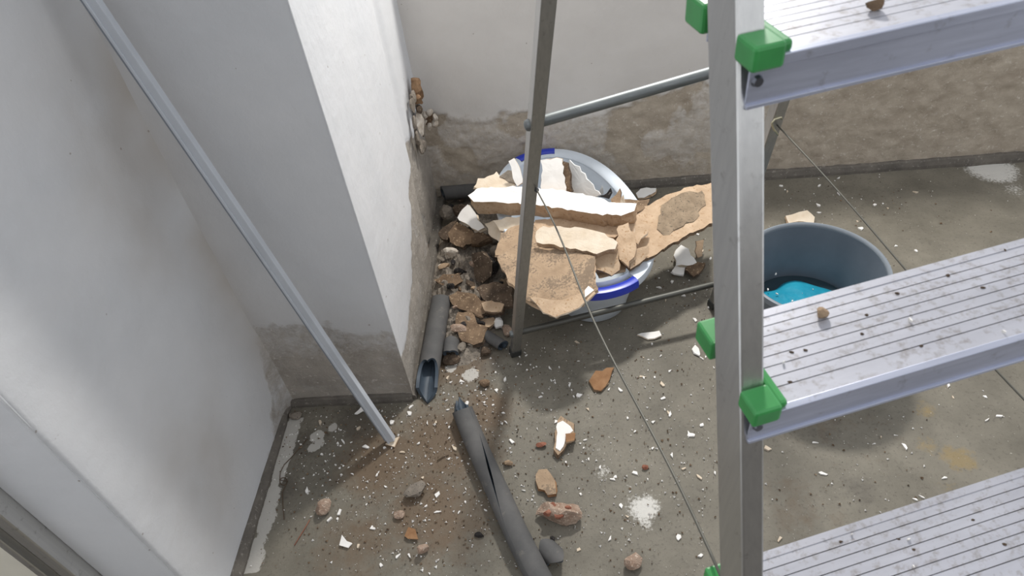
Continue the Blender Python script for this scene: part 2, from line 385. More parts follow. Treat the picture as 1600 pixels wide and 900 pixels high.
# aluminium door profile beside the wall end, then cream wall
mb = MB()
for x0, x1, y0 in ((-.965, -.940, .545), (-.985, -.965, .556), (-1.000, -.985, .540)):
    mb.box(x0, x1, y0, .66, 0, 2.3)
t1 = mb.build('trim_1', M['alu_dull'], None, bevel=.003); t1['kind'] = 'structure'
mb = MB(); mb.box(-1.9, -1.0, .575, .70, -.02, 2.38)
wc = mb.build('wall_far_left', M['cream'], None); wc['kind'] = 'structure'
mb = MB(); mb.box(-1.9, -1.0, -.3, .70, -.2, -.001); fl2 = mb.build('floor_side', M['mortar']); fl2['kind'] = 'structure'
mb = MB(); mb.box(-1.9, 4.0, -4.0, -.3, -.2, -.001); mb.box(2.6, 4.0, -.3, 2.5, -.2, -.001); fl3 = mb.build('floor_outer', M['mortar']); fl3['kind'] = 'structure'
mb = MB(); mb.box(-1.9, 4.0, -2.35, -2.2, -.1, 1.75); wn = mb.build('wall_near_added', M['mortar']); wn['kind'] = 'structure'  # added unseen wall, sized to darken what the ladder rail reflects
# mortar strips along the wall feet
def strip(name, a, b, nrm, h, d, seed, gaps=()):
    a = np.array(a, float); b = np.array(b, float); L = np.linalg.norm(b-a); t = (b-a)/L; nrm = np.array(nrm, float)
    n = max(8, int(L/.012)); vs = []; fs = []
    for i in range(n+1):
        s_ = L*i/n; hh = h*(.85+.3*float(fbm(s_*12, .3, seed))); dd = d*(.7+.6*float(fbm(s_*15, .7, seed+1)))
        p = a+t*s_
        for (o_, z_) in ((-.02, -.01), (dd, -.01), (dd*.95, hh*.35), (dd*.55, hh*.9), (dd*.2, hh), (-.02, hh)):
            vs.append(p+nrm*o_+np.array([0, 0, z_]))
    for i in range(n):
        for k in range(5): fs.append((i*6+k, (i+1)*6+k, (i+1)*6+k+1, i*6+k+1))
    fs += [tuple(range(6)), tuple(n*6+k for k in range(6))]
    m_ = MB(); m_.add(vs, fs); o = m_.build(name, M['mortar'], None, smooth=False); o['kind'] = 'structure'; return o
strip('baseboard_left', (XL, YE+.01, 0), (XL, YP, 0), (1, 0, 0), .020, .016, 71)
strip('baseboard_pillar_front', (XL, YP, 0), (XP-.002, YP, 0), (0, -1, 0), .024, .012, 73)
strip('baseboard_pillar_side', (XP, YP, 0), (XP, YB, 0), (1, 0, 0), .016, .010, 75)
strip('baseboard_back', (XP, YB, 0), (2.2, YB, 0), (0, -1, 0), .030, .014, 77)

# ------------------------------------------------------------------ step ladder
TH = math.radians(16)
lad = empty('step_ladder', (0, 0, 0), TH, 'aluminium step ladder with ribbed treads and green plastic clips, standing over the floor', 'ladder')
RX = lambda z: .2125 + .0876*(z-1.06)
RY = lambda z: .275 + .4455*(z-1.06)
CX = .515; W_, D_ = .0198, .0432; ZTOP = 1.98
# front rails
for sgn in (0, 1):
    mb = MB(); a = (RX(.0), RY(.0), 0.0); b = (RX(ZTOP), RY(ZTOP), ZTOP)
    if sgn: a = (2*CX-a[0], a[1], a[2]); b = (2*CX-b[0], b[1], b[2])
    ox = (0, W_) if not sgn else (-W_, 0)
    mb.bar(a, b, ox, (0, D_))
    o = mb.build('rail', M['alu_dull'], lad, bevel=.0022)
    mb = MB(); mb.bar((a[0], a[1], -.0), (a[0]+(b[0]-a[0])*.02, a[1]+(b[1]-a[1])*.02, .04), (ox[0]-.003, ox[1]+.003), (-.003, D_+.003))
    mb.build('rubber_foot', M['rubber'], o, bevel=.002)
# treads
ZS = [.134, .3655, .597, .8285, 1.060, 1.2915, 1.523, 1.7545]
for zs in ZS:
    y0 = RY(zs)-.014; y1 = y0+.093; xl = RX(zs)+W_+.001; xr = 2*CX-xl
    mb = MB()
    mb.box(xl, xr, y0+.001, y1, zs-.0045, zs-.0022, 1)                   # plate under the ribs
    nr = 8; pitch = (y1-y0-.014)/nr
    for k in range(nr):
        ya = y0+.007+k*pitch; mb.box(xl, xr, ya+.0005, ya+pitch-.0005, zs-.0024, zs, 0)
    mb.box(xl, xr, y0+.001, y0+.0075, zs-.0030, zs+.0006, 0); mb.box(xl, xr, y1-.0075, y1, zs-.0030, zs+.0006, 0)
    st = mb.build('step', [M['tread'], M['groove']], lad)
    mb = MB(); xa = RX(zs)+.0016
    mb.box(xa, 2*CX-xa, y0-.0012, y0+.0008, zs-.033, zs-.001)
    mb.box(xl, xr, y0-.0046, y0+.0014, zs-.0062, zs+.0010); mb.box(xa, 2*CX-xa, y0-.0034, y0+.0008, zs-.0345, zs-.0315)
    mb.build('riser_lip', M['alu'], st, bevel=.0006)
    mb = MB(); mb.box(xl, xr, y1-.002, y1, zs-.030, zs-.001); mb.build('rear_lip', M['alu'], st)
    for sgn in (0, 1):
        X = lambda v: v if not sgn else 2*CX-v
        def bx(mb, x0, x1, *r):
            q = sorted((X(x0), X(x1))); mb.box(q[0], q[1], *r)
        mb = MB(); r0 = RX(zs)
        bx(mb, r0-.0015, r0+.0215, y0-.0075, y0+.0165, zs-.0070, zs+.0105)    # front block in front of the rail
        bx(mb, r0+W_+.0005, r0+.0285, y0-.003, y0+.042, zs+.0002, zs+.0085)   # pad lying on the tread
        bx(mb, r0+W_+.0005, r0+.0255, y0+.004, y1-.001, zs-.024, zs+.0030)    # plate against the rail
        bx(mb, r0+.0005, r0+.028, y1-.028, y1-.0005, zs-.011, zs+.0105)       # rear block behind the rail
        mb.build('end_clip', M['green'], st, bevel=.0028)
        mb = MB(); mb.tube([(X(r0+.0075), y0-.0008, zs-.0155), (X(r0+.0075), y0-.0040, zs-.0155)], [.0044, .0032], 14)
        mb.build('screw', M['screw'], st, smooth=False)
# rear legs
def LL(z): return (.212+.06*z, 1.297-.29*z, z)
def LR(z): return (.818-.06*z, 1.273-.254*z, z)
for fn in (LL, LR):
    mb = MB(); mb.bar(fn(0.012), fn(1.93), (-.0125, .0125), (-.013, .013)); o = mb.build('rear_leg', M['alu_rear'], lad, bevel=.002)
    mb = MB(); mb.bar(fn(0), fn(.03), (-.0150, .0150), (-.0155, .0155)); mb.build('rubber_foot', M['rubber'], o, bevel=.003)
for zl, zr, rr, gm in ((.872, .905, .0105, 'galv'), (.120, .128, .0085, 'galv_dirty_shaded')):
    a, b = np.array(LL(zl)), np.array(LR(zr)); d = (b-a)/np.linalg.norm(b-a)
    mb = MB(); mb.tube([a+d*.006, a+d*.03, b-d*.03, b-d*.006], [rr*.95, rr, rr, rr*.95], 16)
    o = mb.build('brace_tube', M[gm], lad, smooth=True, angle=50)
    mb = MB(); mb.tube([a-d*.011, a-d*.014, a-d*.019, a-d*.021], [.011, .011, .009, .004], 14)
    mb.build('rivet', M['galv'], o, smooth=True, angle=50); mb = MB()
    mb.tube([b+d*.011, b+d*.014, b+d*.019, b+d*.021], [.011, .011, .009, .004], 14)
    mb.build('rivet', M['galv'], o, smooth=True, angle=50)
mb = MB(); a = LL(.705); mb.tube([(a[0]+.010, a[1]-.0125, a[2]), (a[0]+.010, a[1]-.016, a[2])], [.005, .004], 10); mb.build('bolt', M['screw'], lad)
# top platform joining rails and legs
mb = MB(); mb.box(RX(ZTOP)-.004, 2*CX-RX(ZTOP)+.004, RY(ZTOP)-.03, RY(ZTOP)+.16, ZTOP-.03, ZTOP+.006); mb.build('top_platform', M['alu'], lad, bevel=.004)
# safety cords
def cord(a, b, sag, side):
    a, b = np.array(a), np.array(b); pts = []
    for i in range(25):
        t = i/24; p = a+(b-a)*t; k = 4*t*(1-t); p = p + np.array([side*k + .004*math.sin(9*t), 0, -sag*k]); pts.append(p)
    mb = MB(); mb.tube(pts, .0016, 8); return mb.build('safety_cord', M['wire'], lad, smooth=True)
za = .78
cord((LL(.71)[0]+.008, LL(.71)[1]-.014, .71), (RX(.85)+.004, RY(.85)+D_+.001, .85), .004, -.001)
c2 = cord((LR(.725)[0]-.0, LR(.725)[1]-.014, .725), (2*CX-RX(.53)-.004, RY(.53)+D_+.001, .53), .006, .0)
mb = MB(); h0 = np.array(LR(.725))+np.array([-.002, -.014, 0])
mb.tube([h0+np.array(q) for q in ((.010, 0, .012), (.004, -.004, .020), (-.010, -.006, .020), (-.016, -.006, .012), (-.008, -.006, -.004), (.004, -.006, -.020))], .0022, 8)
mb.build('hook', M['hook'], c2, smooth=True)

# ------------------------------------------------------------------ trunking leaning in the corner
ft = fp(612, 690); tp = onpl(139, -4, (0, 1, 0), 1.095); d = tp-ft; tp = ft+d*1.17
tr = empty('cable_trunking', ft, 0, 'long narrow grey-white plastic trunking leaning into the corner', 'trunking')
d = (tp-ft); L = np.linalg.norm(d); d /= L
sx = np.cross(d, [0, 1, 0]); sx /= np.linalg.norm(sx); sy = np.cross(sx, d)
def prism(mb, u0, u1, v0, v1, l0, l1, mat=0):
    vs = [sx*a_+sy*b_+d*c_ for c_ in (l0, l1) for a_, b_ in ((u0, v0), (u1, v0), (u1, v1), (u0, v1))]
    mb.add(vs, [(3,2,1,0),(4,5,6,7),(0,1,5,4),(1,2,6,5),(2,3,7,6),(3,0,4,7)], mat)
mb = MB(); prism(mb, -.013, .004, -.008, .008, .008, L); o = mb.build('channel', M['trunk'], tr, bevel=.001)
mb = MB(); prism(mb, .004, .013, -.0065, .0065, .012, L); mb.build('cover', M['trunk_d'], tr, bevel=.001)
mb = MB(); prism(mb, .0015, .0065, -.011, .011, .004, L); mb.build('lip', M['trunk'], tr, bevel=.001)

# ------------------------------------------------------------------ broken socket on the pillar
def rough_ball(c, r, seed, n=2, flat=0.0, cuts=7):
    import bmesh
    bm = bmesh.new(); bmesh.ops.create_icosphere(bm, subdivisions=n, radius=1); rg = np.random.default_rng(seed)
    V = np.array([v.co[:] for v in bm.verts]); F = [[v.index for v in f.verts] for f in bm.faces]; bm.free()
    for _ in range(cuts):
        nn = rg.normal(size=3); nn /= np.linalg.norm(nn); dd = rg.uniform(.45, .85); h = V@nn
        V = V - np.outer(np.clip(h-dd, 0, None), nn)
    V = V*(1+rg.uniform(-.06, .06, (len(V), 1)))
    V = V*np.array(r)
    return V+np.array(c), F
sk = empty('broken_socket', (XP, 1.95, .40), 0, 'torn-out socket hole with brown paper and a chipped ring at the pillar edge', 'socket')
def skl(p): return np.array(p)-np.array([XP, 1.95, .40])
mb = MB()
for k in range(9):
    a = 2*math.pi*k/9; V, F = rough_ball((.004, -.03+.050*math.cos(a), .015+.085*math.sin(a)), (.010, .022, .028), 300+k); mb.add(V, F)
mb.build('crumbled_rim', M['grey_m'], sk)
V, F = rough_ball((.006, .0, .0), (.012, .035, .05), 320); mb = MB(); mb.add(V, F); mb.build('plaster_plug', M['socket'], sk)
mb = MB()
for k, (dy, dz, s_) in enumerate(((.015, .105, .028), (.035, .085, .026), (.0, .075, .022), (.03, .120, .024))):
    V, F = rough_ball((.014, dy, dz), (.018, s_*.8, s_*1.1), 330+k, 2); mb.add(V, F)
mb.build('brown_paper', M['foil'], sk)
V, F = rough_ball((.012, -.01, .045), (.012, .02, .018), 340); mb = MB(); mb.add(V, F); mb.build('dark_hole_lining', M['brown_d'], sk)
pc = onpl(671, 188, (1, 0, 0), -.408)
rg_c = skl(pc) + np.array([0, -.0, .0])
for k in range(6):
    a = 2*math.pi*k/6+.3; V, F = rough_ball(rg_c+np.array([.020*math.cos(a), .006, .026*math.sin(a)]), (.013, .012, .015), 350+k)
    mb = MB(); mb.add(V, F); mb.build('ring_piece', M['socket'], sk)
V, F = rough_ball(rg_c+np.array([-.012, .012, 0]), (.028, .012, .026), 360); mb = MB(); mb.add(V, F); mb.build('ring_core', M['brown'], sk)

# ------------------------------------------------------------------ basin
BC = np.array([.029, 1.69]); BA = math.atan2(-.958, .287)
bas = empty('basin', (BC[0], BC[1], 0), BA, 'large oval pale blue basin with blue grips heaped with broken plaster', 'basin')
n = 96; mb = MB()
def ovl(a_, b_, z, k, e=2.25):
    t = 2*math.pi*k/n; c, s_ = math.cos(t), math.sin(t); q = (abs(c)**e+abs(s_)**e)**(-1/e); return (a_*q*c, b_*q*s_, z)
BH = .200
prof = [(.270, .118, .004), (.285, .132, .0), (.292, .140, .006), (.305, .152, .06), (.318, .165, .12), (.330, .176, .175), (.334, .180, .190),
        (.330, .176, .191), (.326, .172, .186), (.314, .160, .12), (.300, .147, .06), (.288, .135, .012), (.27, .118, .010)]
vs = [ovl(a_, b_, z, k) for a_, b_, z in prof for k in range(n)]
fs = [(i*n+k, i*n+(k+1) % n, (i+1)*n+(k+1) % n, (i+1)*n+k) for i in range(len(prof)-1) for k in range(n)]
fs += [tuple(reversed(range(n))), tuple((len(prof)-1)*n+k for k in range(n))]
mb.add(vs, fs); mb.build('bowl', M['basin'], bas, smooth=True, angle=60)
# rim with a slot behind each grip: the rim band is split at the two ends
def rimband(mb, a0, b0, a1, b1, k0, k1):
    pr = [(a0, b0, BH-.006), (a0+.004, b0+.004, BH), ((a0+a1)/2, (b0+b1)/2, BH+.003), (a1-.003, b1-.003, BH), (a1, b1, BH-.010), (a1-.001, b1-.001, BH-.024),
          (a1-.005, b1-.005, BH-.024), (a1-.006, b1-.006, BH-.012), (a0+.004, b0+.004, BH-.010)]
    m_ = len(pr); ks = list(range(k0, k1+1)); vs = [ovl(*p, k % n) for k in ks for p in pr]; fs = []
    for i in range(len(ks)-1):
        for j in range(m_): fs.append((i*m_+j, (i+1)*m_+j, (i+1)*m_+(j+1) % m_, i*m_+(j+1) % m_))
    fs += [tuple(range(m_)), tuple(reversed([(len(ks)-1)*m_+j for j in range(m_)]))]
    mb.add(vs, fs)
mb = MB(); g = 5
rimband(mb, .326, .172, .370, .214, g, n//2-g); rimband(mb, .326, .172, .370, .214, n//2+g, n-g)
for c0 in (0, n//2): rimband(mb, .326, .172, .336, .182, c0-g, c0+g)
mb.build('rim', M['basin'], bas, smooth=True, angle=50)
for c0 in (0, n//2):
    mb = MB(); rimband(mb, .345, .191, .375, .219, c0-g, c0+g); mb.build('grip', M['basin_blue'], bas, smooth=True, angle=50)

# ------------------------------------------------------------------ bucket
KC = np.array([.627, 1.296]); KH, KR, KB = .28, .178, .128
bk = empty('bucket', (KC[0], KC[1], 0), 0, 'round grey plastic tub with turquoise cloth inside, behind the ladder', 'bucket')
rz = lambda z: KB + (KR-.008-KB)*z/KH
mb = MB()
lathe(mb, [(.001, .003), (KB-.01, .003), (KB-.006, .0), (KB, .004), (rz(.1), .1), (rz(.2), .2), (rz(.262), .262), (rz(.27)+.001, .268)], 72)
lathe(mb, [(rz(KH)-.002, KH-.004), (rz(.2)-.004, .2), (rz(.1)-.004, .1), (KB-.006, .008), (.001, .008)], 72)
mb.build('body', M['bucket'], bk, smooth=True, angle=50)
mb = MB(); lathe(mb, [(rz(KH)-.003, KH-.006), (rz(KH)-.002, KH-.001), (KR-.006, KH+.002), (KR-.001, KH), (KR, KH-.006), (KR-.001, KH-.016), (KR-.004, KH-.018), (KR-.005, KH-.010), (rz(KH)-.003, KH-.012), (rz(KH)-.003, KH-.006)], 72)
mb.build('rim', M['bucket_rim'], bk, smooth=True, angle=50)
mb = MB(); zw = .118; lathe(mb, [(.001, zw), (.06, zw), (rz(zw)-.006, zw)], 64); lathe(mb, [(rz(zw)-.006, zw-.002), (.001, zw-.002)], 64)
tag(mb.build('water', M['water'], None, smooth=True), 'dark shallow water at the bottom of the grey tub', 'water').location = (KC[0], KC[1], 0)
# cloth lump
NN = 44; vs = []; fs = []
for j in range(NN+1):
    for i in range(NN):
        a = 2*math.pi*i/NN; rr = j/NN
        ex_ = .114*(1+.18*math.sin(2*a+.7)+.10*math.sin(5*a+1)); x_ = ex_*rr*math.cos(a); y_ = ex_*.80*rr*math.sin(a)
        z_ = .034*(1-rr**2.4) + .018*(float(fbm(x_*22+4, y_*22, 81))-.5)*(1-rr**4)
        vs.append((x_, y_, z_))
for j in range(NN):
    for i in range(NN): fs.append((j*NN+i, j*NN+(i+1) % NN, (j+1)*NN+(i+1) % NN, (j+1)*NN+i))
mb = MB(); mb.add(vs, fs); cl = mb.build('cloth', M['cloth'], None, smooth=True)
cl.location = (KC[0]-.020, KC[1]+.030, zw-.004); tag(cl, 'crumpled turquoise cloth soaking inside the grey tub', 'cloth')

# ------------------------------------------------------------------ plaster slabs
def slab(name, label, poly, tri, thick, mats, seed, cat='plaster piece', group=None, jit=.004, uneven=.003, parent=None, edge_in=.4):
    """irregular broken slab: outline points lie on the plane through three space points; rough edges, real thickness. mats = top, edge"""
    P3 = [fp(a, b, z) for a, b, z in tri]
    nn = np.cross(P3[1]-P3[0], P3[2]-P3[0]); nn /= np.linalg.norm(nn)
    if nn@(CAM-P3[0]) < 0: nn = -nn
    c = nn@P3[0]; pts = [onpl(a, b, nn, c) for a, b in poly]
    rg = np.random.default_rng(seed); ring = []
    for i, p in enumerate(pts):
        q = pts[(i+1) % len(pts)]; L_ = np.linalg.norm(q-p); k = max(1, int(L_/.014))
        for s_ in range(k): ring.append(p+(q-p)*s_/k)
    ring = np.array(ring); cen = ring.mean(0); a1 = ring[0]-cen; a1 /= np.linalg.norm(a1); a2 = np.cross(nn, a1)
    m = len(ring); ring = ring + np.outer(rg.uniform(-jit, jit, m), a1) + np.outer(rg.uniform(-jit, jit, m), a2)
    if np.dot(np.cross(ring[0]-cen, ring[m//3]-cen), nn) < 0: ring = ring[::-1]
    org = cen - nn*thick/2; vs = []; mt = []
    def und(q): return nn*(uneven*2*(float(fbm((q-cen)@a1*18+seed, (q-cen)@a2*18, 7, 3))-.5))
    lv = []
    for s_ in (.35, .7, .93, 1.0):
        lv.append([cen+(q-cen)*s_ + und(cen+(q-cen)*s_) for q in ring])
    for t_, ins in ((.35, .004), (.7, -.002), (1.0, .006)):
        row = []
        for q in ring:
            rad = (q-cen)/max(1e-6, np.linalg.norm(q-cen)); row.append(q - nn*thick*t_ - rad*(ins*edge_in + rg.uniform(-.004, .004)*min(1, thick/.015)) + und(q)*(1-t_))
        lv.append(row)
    lv.append([cen+(q-cen)*.5 - nn*thick*(1+rg.uniform(-.1, .1)) for q in ring])
    vs = [cen + und(cen)] + [q for row in lv for q in row] + [cen-nn*thick]
    fs = []; mi = []
    for k in range(m): fs.append((0, 1+k, 1+(k+1) % m)); mi.append(0)
    for r_ in range(len(lv)-1):
        for k in range(m):
            b0 = 1+r_*m; fs.append((b0+k, b0+m+k, b0+m+(k+1) % m, b0+(k+1) % m)); mi.append(0 if r_ < 3 else 1)
    b0 = 1+(len(lv)-1)*m
    for k in range(m): fs.append((b0+k, len(vs)-1, b0+(k+1) % m)); mi.append(1)
    mb = MB(); mb.add([q-org for q in vs], fs, mi); o = mb.build(name, [M[mats[0]], M[mats[1]]], parent); o.location = org
    if parent is None: tag(o, label, cat, group)
    return o
def plane_z(z, at=(900, 350)):
    return [(at[0]-60, at[1], z), (at[0]+60, at[1], z), (at[0], at[1]+60, z)]

slab('plaster_slab', 'long thick plaster slab with bright white painted face lying across the basin heap',
     [(733, 306), (746, 293), (800, 291), (870, 296), (925, 306), (960, 316), (983, 325), (994, 319), (991, 329), (972, 337), (940, 335), (900, 330), (850, 321), (800, 317), (740, 314)],
     [(740, 305, .275), (980, 325, .285), (850, 330, .272)], .055, ('white', 'tan'), 101)
slab('plaster_slab', 'pale tan plaster slab with rough edge lying below the long white slab',
     [(836, 362), (850, 354), (900, 356), (945, 364), (967, 378), (960, 388), (935, 395), (900, 389), (840, 380)],
     [(840, 365, .285), (965, 380, .285), (900, 390, .272)], .026, ('cream_p', 'tan'), 102)
slab('plaster_slab', 'flat tan strip of plaster between the long white slab and the paler one beneath',
     [(835, 345), (880, 338), (960, 345), (985, 352), (960, 372), (900, 362), (840, 362)],
     [(835, 345, .225), (970, 355, .228), (900, 365, .222)], .012, ('tan', 'tan'), 103)
slab('plaster_board', 'broad tan plaster board drooping over the near left rim of the basin',
     [(778, 402), (796, 388), (840, 388), (900, 392), (930, 402), (927, 430), (934, 450), (912, 474), (868, 494), (850, 484), (822, 470), (792, 436)],
     [(785, 405, .235), (925, 405, .262), (868, 490, .222)], .016, ('tan_d', 'tan'), 104)
slab('plaster_board', 'flat tan board filling the basin under the paler slab', [(835, 350), (980, 345), (995, 380), (975, 420), (935, 432), (925, 405), (880, 395), (835, 392)], [(840, 360, .212), (980, 360, .215), (935, 425, .206)], .012, ('tan_d', 'tan'), 108)
slab('plaster_board', 'tan board bridging the left basin rim behind the ladder leg', [(774, 398), (782, 366), (806, 352), (846, 350), (850, 396), (800, 402)], [(780, 395, .222), (845, 355, .222), (845, 395, .222)], .010, ('tan_d', 'tan'), 109)
slab('plaster_board', 'folded tan plaster strip along the drooping edge of the broad board',
     [(826, 462), (850, 470), (880, 468), (922, 450), (930, 458), (905, 480), (868, 497), (850, 488)],
     [(826, 462, .235), (925, 455, .252), (868, 490, .229)], .006, ('tan', 'cream_p'), 105, jit=.002)
s4 = slab('plaster_board', 'big tan plaster board jutting out of the basin towards the ladder rail',
     [(955, 395), (975, 345), (1000, 326), (1040, 306), (1075, 292), (1112, 287), (1114, 348), (1065, 372), (1020, 398), (985, 418)],
     [(985, 412, .215), (1000, 330, .235), (1108, 330, .225)], .014, ('tan', 'brown'), 106)
mp = slab('mortar_patch', None, [(1034, 322), (1062, 301), (1098, 299), (1100, 320), (1088, 342), (1066, 354), (1038, 368), (1026, 350)],
     [(985, 412, .2175), (1000, 330, .2375), (1108, 330, .2275)], .0022, ('dusty', 'dusty'), 107, parent=s4, jit=.006)
mp.location = Vector(mp.location) - s4.location
mp['label'] = 'grey mortar patch stuck on the board'
